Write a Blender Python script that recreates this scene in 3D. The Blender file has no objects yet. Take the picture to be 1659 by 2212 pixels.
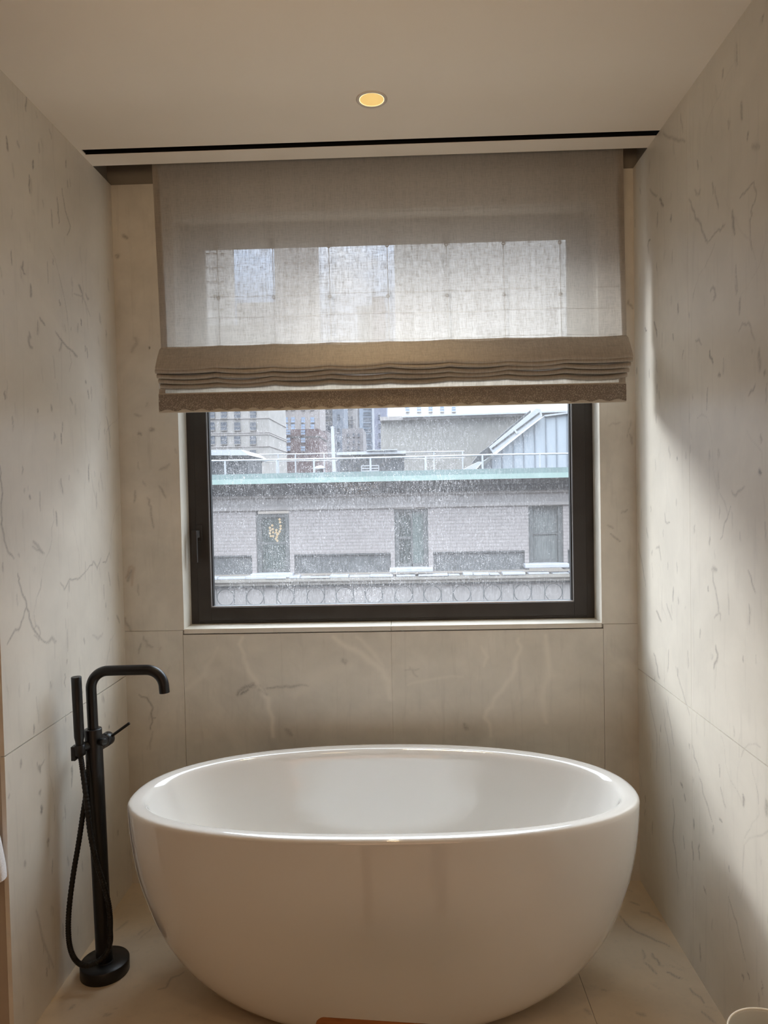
import bpy, math, random
import numpy as np
from mathutils import Vector, Matrix
random.seed(7); rng = np.random.default_rng(11)
scn = bpy.context.scene
col = scn.collection

# ------------------------------------------------------------------ camera
F, CX, CY, EYE = 1564.47, 829.5, 1106.0, 1.468
yaw, pitch, roll = 0.0274427, -0.0286107, -0.0204201
cy_, sy_ = math.cos(yaw), math.sin(yaw); cp_, sp_ = math.cos(pitch), math.sin(pitch)
fwd = Vector((-sy_*cp_, cy_*cp_, sp_)); r0 = Vector((cy_, sy_, 0)); u0 = r0.cross(fwd)
right = math.cos(roll)*r0 + math.sin(roll)*u0
up = -math.sin(roll)*r0 + math.cos(roll)*u0
cam_d = bpy.data.cameras.new('camera'); cam = bpy.data.objects.new('camera', cam_d); col.objects.link(cam)
cam_d.sensor_fit = 'HORIZONTAL'; cam_d.sensor_width = 36; cam_d.lens = 36*F/1659
cam_d.clip_start = 0.02; cam_d.clip_end = 2000
M = Matrix((right, up, -fwd)).transposed().to_4x4(); M.translation = (0, 0, EYE)
cam.matrix_world = M
scn.camera = cam

def ray(x, y): return fwd*F + right*(x-CX) - up*(y-CY)
def at(x, y, Y):
    d = ray(x, y); return Vector((0, 0, EYE)) + d*(Y/d.y)
def atx(x, y, X):
    d = ray(x, y); return Vector((0, 0, EYE)) + d*(X/d.x)
def atz(x, y, Z):
    d = ray(x, y); return Vector((0, 0, EYE)) + d*((Z-EYE)/d.z)

# ------------------------------------------------------------------ object helpers
def tag(o, label=None, cat=None, group=None, kind=None):
    if label: o['label'] = label
    if cat: o['category'] = cat
    if group: o['group'] = group
    if kind: o['kind'] = kind
    return o
def empty(name, loc, label=None, cat=None, group=None, kind=None):
    o = bpy.data.objects.new(name, None); col.objects.link(o); o.location = loc
    o.empty_display_size = 0.05
    return tag(o, label, cat, group, kind)
class MB:
    """collects shapes, builds one mesh object"""
    def __init__(s): s.v = []; s.f = []; s.m = []; s.sm = []
    def add(s, verts, faces, mi=0, smooth=False):
        n = len(s.v); s.v += [tuple(v) for v in verts]
        s.f += [tuple(i+n for i in f) for f in faces]; s.m += [mi]*len(faces); s.sm += [smooth]*len(faces)
        return s
    def box(s, x0, x1, y0, y1, z0, z1, mi=0):
        v = [(x, y, z) for x in (x0, x1) for y in (y0, y1) for z in (z0, z1)]
        return s.add(v, [(0,1,3,2),(4,6,7,5),(0,4,5,1),(2,3,7,6),(0,2,6,4),(1,5,7,3)], mi)
    def prism(s, pts, y0, y1, mi=0):
        """polygon in xz (list of (x,z)) extruded along y"""
        n = len(pts); v = [(x, y0, z) for x, z in pts]+[(x, y1, z) for x, z in pts]
        fs = [tuple(range(n)), tuple(range(2*n-1, n-1, -1))]+[(i, i+n, (i+1)%n+n, (i+1)%n) for i in range(n)]
        return s.add(v, fs, mi)
    def rings(s, rs, cap0=True, cap1=True, mi=0, smooth=True):
        n = len(rs[0]); v = [p for r in rs for p in r]; fs = []
        for k in range(len(rs)-1):
            for i in range(n):
                j = (i+1) % n
                fs.append((k*n+i, k*n+j, (k+1)*n+j, (k+1)*n+i))
        s.add(v, fs, mi, smooth)
        if cap0: s.add(rs[0], [tuple(range(n-1, -1, -1))], mi)
        if cap1: s.add(rs[-1], [tuple(range(n))], mi)
        return s
    def lathe(s, prof, c=(0,0,0), n=48, mi=0, smooth=True, cap0=True, cap1=True):
        rs = [[(c[0]+r*math.cos(2*math.pi*i/n), c[1]+r*math.sin(2*math.pi*i/n), c[2]+z) for i in range(n)] for r, z in prof]
        return s.rings(rs, cap0, cap1, mi, smooth)
    def tube(s, pts, r, n=16, mi=0, caps=True):
        pts = [Vector(p) for p in pts]; k = len(pts)
        rr = r if isinstance(r, (list, tuple)) else [r]*k
        T = [(pts[min(i+1, k-1)]-pts[max(i-1, 0)]).normalized() for i in range(k)]
        a = Vector((0, 0, 1)) if abs(T[0].z) < .9 else Vector((1, 0, 0))
        N = (a - T[0]*a.dot(T[0])).normalized(); rs = []
        for i in range(k):
            N = (N - T[i]*N.dot(T[i])).normalized(); B = T[i].cross(N)
            rs.append([pts[i]+(N*math.cos(2*math.pi*j/n)+B*math.sin(2*math.pi*j/n))*rr[i] for j in range(n)])
        return s.rings(rs, caps, caps, mi)
    def torus(s, c, R, r, nrm='y', n=32, m=8, mi=0):
        rs = []
        for i in range(n+1):
            a = 2*math.pi*i/n; ring = []
            for j in range(m):
                b = 2*math.pi*j/m; q = R+r*math.cos(b); h = r*math.sin(b)
                p = (q*math.cos(a), h, q*math.sin(a)) if nrm == 'y' else (q*math.cos(a), q*math.sin(a), h)
                ring.append((c[0]+p[0], c[1]+p[1], c[2]+p[2]))
            rs.append(ring)
        return s.rings(rs, False, False, mi)
    def build(s, name, mats, parent=None, bevel=0, seg=2, org=None, autos=None):
        me = bpy.data.meshes.new(name)
        o0 = Vector(org) if org else Vector((0, 0, 0))
        if parent is not None and org is None: o0 = Vector(parent.get('_w', (0, 0, 0)))
        me.from_pydata([tuple(Vector(v)-o0) for v in s.v], [], s.f)
        if not isinstance(mats, (list, tuple)): mats = [mats]
        for m in mats: me.materials.append(m)
        me.polygons.foreach_set('material_index', s.m); me.polygons.foreach_set('use_smooth', s.sm)
        me.update()
        o = bpy.data.objects.new(name, me); col.objects.link(o)
        if parent is not None:
            o.parent = parent
            if org:   # keep world placement
                o.location = o0 - Vector(parent.get('_w', (0, 0, 0)))
                o['_w'] = tuple(o0)
            else: o['_w'] = parent.get('_w', (0, 0, 0))
        else:
            o.location = o0; o['_w'] = tuple(o0)
        if bevel:
            b = o.modifiers.new('bevel', 'BEVEL'); b.width = bevel; b.segments = seg; b.limit_method = 'ANGLE'; b.angle_limit = math.radians(40)
        return o
def root(name, loc, *a, **k):
    o = empty(name, loc, *a, **k); o['_w'] = tuple(loc); return o

# ------------------------------------------------------------------ material helpers
def newmat(name):
    m = bpy.data.materials.new(name); m.use_nodes = True
    nt = m.node_tree; nt.nodes.clear()
    out = nt.nodes.new('ShaderNodeOutputMaterial')
    return m, nt, out
def N(nt, t, **k):
    n = nt.nodes.new(t)
    for a, b in k.items():
        if a.startswith('i_'): n.inputs[a[2:].replace('_', ' ')].default_value = b
        else: setattr(n, a, b)
    return n
def L(nt, a, b): nt.links.new(a, b)
def coords(nt, scale=(1, 1, 1), kind='Object'):
    tc = N(nt, 'ShaderNodeTexCoord'); mp = N(nt, 'ShaderNodeMapping'); mp.inputs['Scale'].default_value = scale
    L(nt, tc.outputs[kind], mp.inputs['Vector']); return mp.outputs['Vector']
def noise(nt, vec, scale, detail=2, rough=.5, dist=0):
    n = N(nt, 'ShaderNodeTexNoise'); n.inputs['Scale'].default_value = scale; n.inputs['Detail'].default_value = detail
    n.inputs['Roughness'].default_value = rough; n.inputs['Distortion'].default_value = dist
    L(nt, vec, n.inputs['Vector']); return n.outputs['Fac']
def ramp(nt, fac, stops):
    r = N(nt, 'ShaderNodeValToRGB'); e = r.color_ramp.elements
    while len(e) < len(stops): e.new(.5)
    for i, (p, c) in enumerate(stops):
        e[i].position = p; e[i].color = c if len(c) == 4 else (*c, 1)
    L(nt, fac, r.inputs['Fac']); return r.outputs['Color']
def mapr(nt, fac, a, b, c=0., d=1.):
    m = N(nt, 'ShaderNodeMapRange'); m.inputs[1].default_value = a; m.inputs[2].default_value = b
    m.inputs[3].default_value = c; m.inputs[4].default_value = d; L(nt, fac, m.inputs[0]); return m.outputs[0]
def math_(nt, op, a, b=None):
    m = N(nt, 'ShaderNodeMath', operation=op)
    for i, x in enumerate((a, b)):
        if x is None: continue
        if isinstance(x, (int, float)): m.inputs[i].default_value = x
        else: L(nt, x, m.inputs[i])
    return m.outputs[0]
def mix(nt, fac, a, b):
    m = N(nt, 'ShaderNodeMix', data_type='RGBA')
    for s, x in ((0, fac), (6, a), (7, b)):
        if isinstance(x, (int, float)): m.inputs[s].default_value = x
        elif isinstance(x, tuple): m.inputs[s].default_value = x if len(x) == 4 else (*x, 1)
        else: L(nt, x, m.inputs[s])
    return m.outputs[2]
def srgb(r, g, b):
    f = lambda c: (c/255/12.92) if c/255 <= .04045 else ((c/255+.055)/1.055)**2.4
    return (f(r), f(g), f(b))
def pbr(name, c, rough=.5, metal=0, var=.08, scale=12, bump=0, bscale=60, spec=.5, coat=0, stretch=(1, 1, 1)):
    m, nt, out = newmat(name); p = N(nt, 'ShaderNodeBsdfPrincipled')
    v = coords(nt, stretch); f = noise(nt, v, scale, 4, .55)
    lo = tuple(x*(1-var) for x in c); hi = tuple(min(1, x*(1+var)) for x in c)
    L(nt, ramp(nt, f, [(.3, lo), (.7, hi)]), p.inputs['Base Color'])
    p.inputs['Roughness'].default_value = rough; p.inputs['Metallic'].default_value = metal
    p.inputs['Specular IOR Level'].default_value = spec; p.inputs['Coat Weight'].default_value = coat
    p.inputs['Coat Roughness'].default_value = .03
    if bump:
        b = N(nt, 'ShaderNodeBump'); b.inputs['Strength'].default_value = bump; b.inputs['Distance'].default_value = .002
        L(nt, noise(nt, v, bscale, 3), b.inputs['Height']); L(nt, b.outputs[0], p.inputs['Normal'])
    L(nt, p.outputs[0], out.inputs[0]); return m

def marble(name, tone=(.72, .68, .61), cloud=.07, light_veins=False, seed=0., rough=.36):
    m, nt, out = newmat(name); p = N(nt, 'ShaderNodeBsdfPrincipled')
    tc = N(nt, 'ShaderNodeTexCoord'); mp = N(nt, 'ShaderNodeMapping'); mp.inputs['Location'].default_value = (seed, seed*.7, seed*1.3)
    L(nt, tc.outputs['Object'], mp.inputs['Vector']); v = mp.outputs['Vector']
    c1 = noise(nt, v, 2.2, 5, .6, .8); c2 = noise(nt, v, 9, 4, .6, .3)
    lo = tuple(x*(1-cloud*1.3) for x in tone); hi = tuple(min(1, x*(1+cloud)) for x in tone)
    base = ramp(nt, math_(nt, 'ADD', math_(nt, 'MULTIPLY', c1, .65), math_(nt, 'MULTIPLY', c2, .35)), [(.32, lo), (.66, hi)])
    # faint stretched grain running down the slabs
    mp2 = N(nt, 'ShaderNodeMapping'); mp2.inputs['Scale'].default_value = (1, 1, .12); L(nt, v, mp2.inputs['Vector'])
    g = mapr(nt, noise(nt, mp2.outputs[0], 42, 3, .6), .56, .80, 0, .20)
    base = mix(nt, g, base, (.36, .33, .29))
    at_ = N(nt, 'ShaderNodeAttribute', attribute_name='vein'); sp = N(nt, 'ShaderNodeSeparateColor'); L(nt, at_.outputs['Color'], sp.inputs[0])
    br = mapr(nt, noise(nt, v, 140, 3, .6), .3, .6, .45, 1)
    base = mix(nt, math_(nt, 'MINIMUM', math_(nt, 'MULTIPLY', math_(nt, 'MULTIPLY', sp.outputs[0], br), 1.15), .90), base, (.17, .15, .13))
    base = mix(nt, sp.outputs[1], base, tuple(min(.93, x*1.24) for x in tone))
    base = mix(nt, math_(nt, 'MULTIPLY', sp.outputs[2], .6), base, (.40, .26, .15))
    L(nt, base, p.inputs['Base Color'])
    p.inputs['Roughness'].default_value = rough; p.inputs['Specular IOR Level'].default_value = .38
    L(nt, p.outputs[0], out.inputs[0]); return m

M_ = {}
M_['stone_l'] = marble('honed_marble_left', (.73, .68, .595), seed=0)
M_['stone_r'] = marble('honed_marble_right', (.72, .675, .595), seed=4)
M_['stone_b'] = marble('honed_marble_back', (.70, .655, .575), cloud=.12, seed=9)
M_['stone_f'] = marble('honed_marble_floor', (.64, .53, .39), cloud=.08, seed=15)
M_['grout'] = pbr('grout', (.74, .69, .61), .9)  # pale grout also stands in for the lit lower lip of the groove
M_['edge'] = pbr('stone_edge', (.78, .73, .65), .4)
M_['paint'] = pbr('ceiling_paint', (.84, .78, .69), .85, var=.015, scale=3)
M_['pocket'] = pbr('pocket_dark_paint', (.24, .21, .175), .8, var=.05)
M_['slot'] = pbr('slot_black', (.006, .006, .007), .6, spec=.1)
M_['bronze'] = pbr('window_dark_bronze', (.030, .026, .023), .42, var=.15)
M_['bronze_d'] = pbr('window_black_gasket', (.008, .008, .008), .5)
M_['bead'] = pbr('glazing_aluminium', (.55, .55, .56), .3, metal=.6)
M_['tub'] = pbr('glossy_white_acrylic', (.80, .792, .77), .06, var=.006, scale=2, spec=.5, coat=1)
M_['black'] = pbr('matte_black_metal', (.0055, .0055, .0065), .36, var=.1, scale=20, spec=.42)
M_['black_hose'] = pbr('black_hose', (.006, .006, .006), .45, spec=.35)
M_['wallpaint'] = pbr('room_wall_paint', (.46, .38, .30), .75, var=.03, scale=3)
M_['roomdark'] = pbr('room_wall_brown', (.16, .115, .09), .6, var=.1, scale=2)

# ------------------------------------------------------------------ marble slabs with painted-in veins (mesh attribute)
XL, XR, YB, ZC, YL = -1.057, 0.853, 2.68, 2.618, 1.848
def slab(axis, plane, u0, u1, v0, v1, step, mb, strokes, flip=False, depth=.012):
    """grid face + short return edges; axis 'x': u=y v=z ; 'y': u=x v=z ; 'z': u=x v=y"""
    nu = max(2, int(round((u1-u0)/step))+1); nv = max(2, int(round((v1-v0)/step))+1)
    U = np.linspace(u0, u1, nu); V = np.linspace(v0, v1, nv)
    a = np.zeros((nv, nu, 3), np.float32)
    for pts, w, s, ch in strokes:
        P = np.array(pts); pad = w*3
        iu0, iu1 = np.searchsorted(U, [P[:, 0].min()-pad, P[:, 0].max()+pad]); iv0, iv1 = np.searchsorted(V, [P[:, 1].min()-pad, P[:, 1].max()+pad])
        if iu1 <= iu0 or iv1 <= iv0: continue
        uu, vv = np.meshgrid(U[iu0:iu1], V[iv0:iv1]); best = np.full(uu.shape, 9.)
        for k in range(len(P)-1):
            A, B = P[k], P[k+1]; d = B-A; l2 = max(d@d, 1e-9)
            t = np.clip(((uu-A[0])*d[0]+(vv-A[1])*d[1])/l2, 0, 1)
            g = (k+t)/(len(P)-1); ww = w*(.45+.55*np.sin(np.pi*np.clip(g, .03, .97))**.5)
            best = np.minimum(best, np.hypot(uu-A[0]-d[0]*t, vv-A[1]-d[1]*t)/ww)
        val = s*np.exp(-best**2)
        a[iv0:iv1, iu0:iu1, ch] = np.maximum(a[iv0:iv1, iu0:iu1, ch], val)
    uu, vv = np.meshgrid(U, V)
    def P3(u, v, off=0):
        if axis == 'x': return (plane+off, u, v)
        if axis == 'y': return (u, plane+off, v)
        return (u, v, plane+off)
    base = len(mb['v'])
    if axis == 'x': arr = np.stack([np.full(uu.size, plane), uu.ravel(), vv.ravel()], 1)
    elif axis == 'y': arr = np.stack([uu.ravel(), np.full(uu.size, plane), vv.ravel()], 1)
    else: arr = np.stack([uu.ravel(), vv.ravel(), np.full(uu.size, plane)], 1)
    mb['v'] += arr.tolist(); mb['a'] += a.reshape(-1, 3).tolist()
    i = np.arange(nv*nu).reshape(nv, nu)
    q = np.stack([i[:-1, :-1], i[:-1, 1:], i[1:, 1:], i[1:, :-1]], -1).reshape(-1, 4)+base
    if flip: q = q[:, ::-1]
    mb['f'] += q.tolist(); mb['m'] += [0]*len(q)
    off = depth
    c = [(u0, v0), (u1, v0), (u1, v1), (u0, v1)]; b = len(mb['v'])
    mb['v'] += [P3(*p) for p in c]+[P3(*p, off) for p in c]; mb['a'] += [[0, 0, 0]]*8
    mb['f'] += [[b+k, b+(k+1) % 4, b+(k+1) % 4+4, b+k+4] for k in range(4)]; mb['m'] += [1]*4
def slab_obj(name, mb, mats, extra=None, label=None):
    if extra:
        n = len(mb['v']); mb['v'] += [list(v) for v in extra.v]; mb['a'] += [[0, 0, 0]]*len(extra.v)
        mb['f'] += [[k+n for k in f] for f in extra.f]; mb['m'] += [k+2 for k in extra.m]
    me = bpy.data.meshes.new(name); me.from_pydata(mb['v'], [], mb['f'])
    for m in mats: me.materials.append(m)
    me.polygons.foreach_set('material_index', mb['m'])
    at_ = me.attributes.new('vein', 'FLOAT_COLOR', 'POINT')
    A = np.ones((len(mb['v']), 4), np.float32); A[:, :3] = np.array(mb['a'], np.float32); at_.data.foreach_set('color', A.ravel())
    me.update(); o = bpy.data.objects.new(name, me); col.objects.link(o); tag(o, label, None, kind='structure'); return o
def newmb(): return dict(v=[], f=[], m=[], a=[])
def px(seq, proj): return [proj(*p) for p in seq]
LW = lambda x, y: (lambda p: (p.y, p.z))(atx(x, y, XL))
RW = lambda x, y: (lambda p: (p.y, p.z))(atx(x, y, XR))
BW = lambda x, y: (lambda p: (p.x, p.z))(at(x, y, YB))
FL = lambda x, y: (lambda p: (p.x, p.y))(atz(x, y, 0))
def wiggle(pts, amp, n=3):
    out = [np.array(pts[0], float)]
    for a, b in zip(pts[:-1], pts[1:]):
        a = np.array(a); b = np.array(b)
        for k in range(1, n+1):
            q = a+(b-a)*k/n
            if k < n: q = q+rng.normal(0, amp, 2)
            out.append(q)
    return [tuple(p) for p in out]
def flecks(u0, u1, v0, v1, n, ang=(-12, 10), ln=(.012, .055), w=(.0022, .0042), s=(.18, .8)):
    out = []
    for _ in range(n):
        u = rng.uniform(u0, u1); v = rng.uniform(v0, v1); a = math.radians(rng.uniform(*ang)); l = rng.uniform(*ln)*(.5+rng.random())
        d = (math.sin(a)*l, math.cos(a)*l); st = rng.uniform(*s)*(.4+.6*rng.random())
        out.append((wiggle([(u, v), (u+d[0], v+d[1])], .0022, 3), rng.uniform(*w), st, 0))
        if rng.random() < .25:
            out.append(([(u+.004, v), (u+d[0]+rng.normal(0, .006), v+d[1]*.8)], .009, st*.3, 0))
    return out
def wander(u0, u1, v0, v1, n, ang=15, ln=(.12, .4), s=(.15, .4), w=.0022):
    out = []
    for _ in range(n):
        u = rng.uniform(u0, u1); v = rng.uniform(v0, v1); a = math.radians(rng.normal(0, ang)); l = rng.uniform(*ln); P = [(u, v)]
        for k in range(10):
            a += rng.normal(0, .35); P.append((P[-1][0]+math.sin(a)*l/10, P[-1][1]+math.cos(a)*l/10))
        st = rng.uniform(*s)
        for k in range(0, 10, 2): out.append((P[k:k+3], w*rng.uniform(.7, 1.4), st*rng.uniform(.25, 1), 0))
    return out
def S(proj, pts, w=.003, s=.6, ch=0, wig=.003): return (wiggle([proj(*p) for p in pts], wig), w, s, ch)

left_s = flecks(YL, YB, 0, ZC, 150)+wander(YL, YB, .1, ZC, 12)+[
    S(LW, [(38,1239),(40,1255),(47,1280),(57,1302),(63,1334),(71,1356),(85,1375),(101,1388)], .0035, .6),
    S(LW, [(57,1302),(51,1331),(44,1353),(28,1369),(16,1391)], .0035, .5),
    S(LW, [(0,1008),(3,1043),(3,1112),(6,1144),(14,1182),(30,1207)], .0035, .6),
    S(LW, [(130,1258),(139,1274),(150,1251),(168,1251),(190,1229)], .003, .5), S(LW, [(190,1229),(202,1213),(210,1229),(218,1206)], .003, .5),
    S(LW, [(222,1215),(230,1212),(236,1194)], .003, .5), S(LW, [(234,1236),(238,1264)], .003, .5),
    S(LW, [(72,1170),(85,1185),(92,1195)], .006, .45), S(LW, [(70,1180),(96,1196)], .004, .4),
    S(LW, [(74,1362),(80,1352),(87,1366),(84,1383),(74,1372)], .003, .4), S(LW, [(101,1388),(112,1378),(121,1386)], .006, .4),
    S(LW, [(14,296),(17,325)], .0045, .8), S(LW, [(123,426),(126,455),(127,483)], .003, .6),
    S(LW, [(134,407),(139,442),(152,489),(145,508)], .003, .55), S(LW, [(170,616),(177,632)], .006, .6), S(LW, [(160,634),(178,640),(195,683)], .003, .35),
    S(LW, [(185,635),(192,645)], .004, .5), S(LW, [(120,717),(136,739),(165,768)], .0035, .6), S(LW, [(136,739),(128,757)], .006, .35), S(LW, [(157,758),(167,770)], .005, .5),
    S(LW, [(72,347),(71,364)], .0045, .8), S(LW, [(50,565),(47,580),(54,592)], .004, .6), S(LW, [(66,615),(66,640)], .006, .6),
    S(LW, [(63,718),(62,737),(70,751)], .006, .5), S(LW, [(86,686),(97,702)], .004, .6), S(LW, [(174,690),(176,703)], .0035, .8), S(LW, [(128,648),(130,660)], .0035, .6),
    S(LW, [(84,308),(85,330)], .004, .4), S(LW, [(106,278),(111,300)], .003, .4), S(LW, [(38,305),(41,318)], .0045, .4),
    S(LW, [(230,900),(236,935),(239,968)], .003, .6), S(LW, [(190,843),(192,861)], .004, .6), S(LW, [(185,822),(186,828)], .004, .8), S(LW, [(151,861),(157,873)], .004, .5),
    S(LW, [(132,937),(133,958)], .004, .8), S(LW, [(117,935),(117,950)], .005, .4), S(LW, [(192,1004),(192,1040)], .004, .7), S(LW, [(81,884),(82,891)], .003, .9),
    S(LW, [(121,1105),(123,1135)], .0045, .6), S(LW, [(64,1070),(66,1078)], .004, .7), S(LW, [(10,845),(11,862)], .003, .7), S(LW, [(110,875),(112,882)], .005, .6),
    S(LW, [(252,1330),(258,1345)], .005, .5), S(LW, [(200,1372),(212,1380),(222,1368)], .005, .25),
    S(LW, [(84,1655),(87,1668)], .006, .6), S(LW, [(80,1648),(86,1660),(96,1642)], .003, .5), S(LW, [(88,1708),(87,1716)], .006, .5), S(LW, [(89,1742),(90,1756)], .006, .8),
    S(LW, [(45,1642),(45,1658)], .005, .5), S(LW, [(53,1862),(55,1868)], .006, .5), S(LW, [(78,1966),(92,2030),(116,2090)], .005, .35), S(LW, [(104,1812),(106,1818)], .004, .7), S(LW, [(102,1815),(104,1828)], .004, .5)]
right_s = flecks(1.35, YB, 0, ZC, 165, ang=(-10, 12))+wander(1.35, YB, .1, ZC, 16)+[
    S(RW, [(1488,430),(1500,458),(1514,485),(1524,515),(1528,525)], .004, .5), S(RW, [(1528,525),(1548,500),(1560,492),(1566,484)], .003, .5),
    S(RW, [(1598,428),(1612,412),(1629,394)], .003, .5), S(RW, [(1629,394),(1634,420),(1622,458),(1620,480),(1624,540)], .003, .45),
    S(RW, [(1582,456),(1584,480),(1587,505)], .006, .6), S(RW, [(1545,405),(1548,430),(1552,450)], .003, .5), S(RW, [(1500,410),(1508,420),(1513,410)], .004, .4),
    S(RW, [(1601,222),(1603,258)], .006, .5), S(RW, [(1432,288),(1452,297),(1466,305),(1480,306)], .005, .4), S(RW, [(1425,430),(1433,444)], .006, .8),
    S(RW, [(1404,408),(1412,420),(1420,422)], .004, .5), S(RW, [(1450,465),(1450,478)], .006, .6), S(RW, [(1405,518),(1399,532)], .003, .9), S(RW, [(1382,405),(1384,420)], .003, .5),
    S(RW, [(1625,315),(1640,318)], .008, .35), S(RW, [(1573,260),(1574,278)], .006, .35), S(RW, [(1470,245),(1475,287)], .003, .4),
    S(RW, [(1533,757),(1540,784)], .004, .8), S(RW, [(1502,735),(1510,733),(1516,745)], .003, .5), S(RW, [(1596,715),(1608,700),(1622,706),(1630,735)], .003, .4),
    S(RW, [(1640,755),(1641,800)], .008, .4), S(RW, [(1535,630),(1540,620),(1546,640),(1540,650)], .004, .45), S(RW, [(1617,855),(1632,830)], .004, .45),
    S(RW, [(1413,695),(1419,727)], .004, .8), S(RW, [(1453,722),(1455,736)], .003, .7), S(RW, [(1393,708),(1397,714)], .003, .9), S(RW, [(1475,760),(1474,775)], .003, .5),
    S(RW, [(1554,805),(1556,812)], .004, .6), S(RW, [(1640,1015),(1644,1022)], .006, .8), S(RW, [(1445,965),(1447,990)], .004, .4), S(RW, [(1462,990),(1463,994)], .003, .8),
    S(RW, [(1580,1060),(1590,1070),(1608,1052)], .004, .35), S(RW, [(1578,1095),(1565,1130),(1556,1165)], .0028, .4),
    S(RW, [(1379,1172),(1390,1235),(1395,1268)], .003, .5), S(RW, [(1436,1108),(1440,1130),(1447,1128)], .003, .5), S(RW, [(1417,1185),(1424,1180),(1428,1210)], .004, .45),
    S(RW, [(1540,1235),(1545,1270),(1552,1310),(1556,1340)], .004, .4), S(RW, [(1538,1230),(1548,1231)], .008, .4), S(RW, [(1616,1232),(1624,1258),(1632,1280)], .003, .5), S(RW, [(1543,1335),(1552,1325)], .003, .4),
    S(RW, [(1418,1320),(1428,1342)], .005, .6), S(RW, [(1440,1305),(1452,1340)], .004, .4), S(RW, [(1397,1140),(1400,1162)], .004, .4),
    S(RW, [(1396,1457),(1406,1531),(1419,1589),(1419,1667)], .003, .38), S(RW, [(1433,1531),(1441,1589),(1447,1630),(1450,1696)], .003, .38), S(RW, [(1439,1514),(1448,1560),(1456,1611)], .003, .5),
    S(RW, [(1454,1725),(1457,1760),(1454,1815),(1460,1850),(1466,1898)], .0038, .5), S(RW, [(1495,1609),(1502,1640),(1511,1667)], .003, .45), S(RW, [(1511,1680),(1525,1730),(1538,1774)], .0035, .45),
    S(RW, [(1573,1937),(1583,1970),(1594,2005),(1610,2075)], .003, .45), S(RW, [(1511,1824),(1511,1857)], .004, .6), S(RW, [(1546,1395),(1550,1420),(1542,1444)], .005, .55),
    S(RW, [(1470,1690),(1475,1702)], .004, .8), S(RW, [(1478,1715),(1480,1730)], .004, .6), S(RW, [(1498,1770),(1499,1790)], .005, .6), S(RW, [(1605,1718),(1606,1740)], .006, .6), S(RW, [(1556,1700),(1568,1745)], .003, .4),
    S(RW, [(1460,1440),(1475,1495),(1490,1545)], .0035, .35), S(RW, [(1412,1412),(1420,1440),(1425,1465)], .005, .5), S(RW, [(1555,1770),(1560,1776)], .003, .8), S(RW, [(1655,1730),(1656,1760)], .008, .45),
    S(RW, [(1520,1915),(1525,1930)], .004, .6), S(RW, [(1512,2040),(1513,2075)], .005, .5), S(RW, [(1604,2105),(1606,2118)], .003, .6), S(RW, [(1614,2100),(1619,2115)], .003, .7)]
back_s = flecks(XL, XR, .95, ZC, 70, ang=(-40, 40), s=(.1, .45))+flecks(XL, -.84, 0, .95, 14, ang=(-50, 50), s=(.1, .4))+[
    S(BW, [(513,1501),(530,1484),(548,1477),(560,1488),(576,1501)], .008, .5), S(BW, [(520,1500),(536,1490)], .006, .6), S(BW, [(576,1487),(610,1484),(638,1482),(666,1482)], .005, .4),
    S(BW, [(560,1480),(572,1492)], .005, .5), S(BW, [(740,1424),(746,1434)], .008, .4), S(BW, [(618,1576),(630,1588)], .01, .35), S(BW, [(1002,1564),(1010,1574)], .009, .4),
    S(BW, [(884,1440),(902,1462)], .004, .25), S(BW, [(905,1445),(875,1448)], .004, .25),
    S(BW, [(524,1376),(527,1425),(545,1460),(565,1487),(580,1530),(590,1590)], .012, .6, 1, .006), S(BW, [(720,1376),(755,1400),(791,1421),(820,1445),(839,1470),(843,1510)], .014, .65, 1, .006),
    S(BW, [(770,1376),(795,1398),(830,1440)], .01, .45, 1), S(BW, [(1179,1373),(1186,1439),(1172,1508),(1180,1560)], .014, .55, 1, .008), S(BW, [(1120,1380),(1122,1411),(1103,1466),(1068,1508),(1047,1550),(1060,1590)], .010, .6, 1, .006),
    S(BW, [(1040,1396),(1052,1420),(1045,1440)], .007, .5, 1), S(BW, [(880,1480),(920,1470),(1000,1462)], .006, .35, 1), S(BW, [(400,1490),(440,1460),(470,1400)], .012, .3, 1), S(BW, [(640,1500),(700,1450),(760,1440)], .03, .3, 1),
    S(BW, [(870,1440),(1000,1430)], .03, .22, 1), S(BW, [(420,1420),(560,1400)], .03, .18, 1),
    S(BW, [(272,1248),(280,1225),(289,1228),(285,1265)], .006, .55, 2), S(BW, [(276,1255),(284,1232)], .008, .4, 0), S(BW, [(298,1262),(300,1285)], .003, .35), S(BW, [(318,1075),(326,1095),(332,1140)], .004, .4), S(BW, [(344,1050),(358,1075)], .004, .45),
    S(BW, [(292,1060),(290,1085)], .005, .35), S(BW, [(270,1335),(282,1362)], .006, .4), S(BW, [(300,1500),(318,1508),(330,1530),(328,1550),(325,1575)], .0035, .55), S(BW, [(328,1550),(336,1550)], .003, .4), S(BW, [(330,1580),(325,1620)], .004, .25),
    S(BW, [(310,1376),(318,1395),(330,1398)], .005, .35), S(BW, [(305,1390),(300,1412)], .004, .4), S(BW, [(325,925),(330,930)], .006, .5), S(BW, [(298,938),(305,940)], .005, .5), S(BW, [(290,895),(305,898)], .005, .35), S(BW, [(345,1015),(365,1003)], .006, .3),
    S(BW, [(268,510),(275,515)], .006, .6), S(BW, [(250,552),(254,556)], .006, .5), S(BW, [(322,752),(323,753)], .003, 1), S(BW, [(290,730),(296,735),(285,760)], .008, .25),
    S(BW, [(1312,1134),(1325,1142)], .003, .4), S(BW, [(1318,1152),(1340,1170)], .003, .45), S(BW, [(1342,1108),(1355,1101)], .004, .35), S(BW, [(1358,648),(1367,667)], .004, .5), S(BW, [(1360,938),(1366,960)], .004, .35), S(BW, [(1316,920),(1340,912)], .004, .2)]
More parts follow.
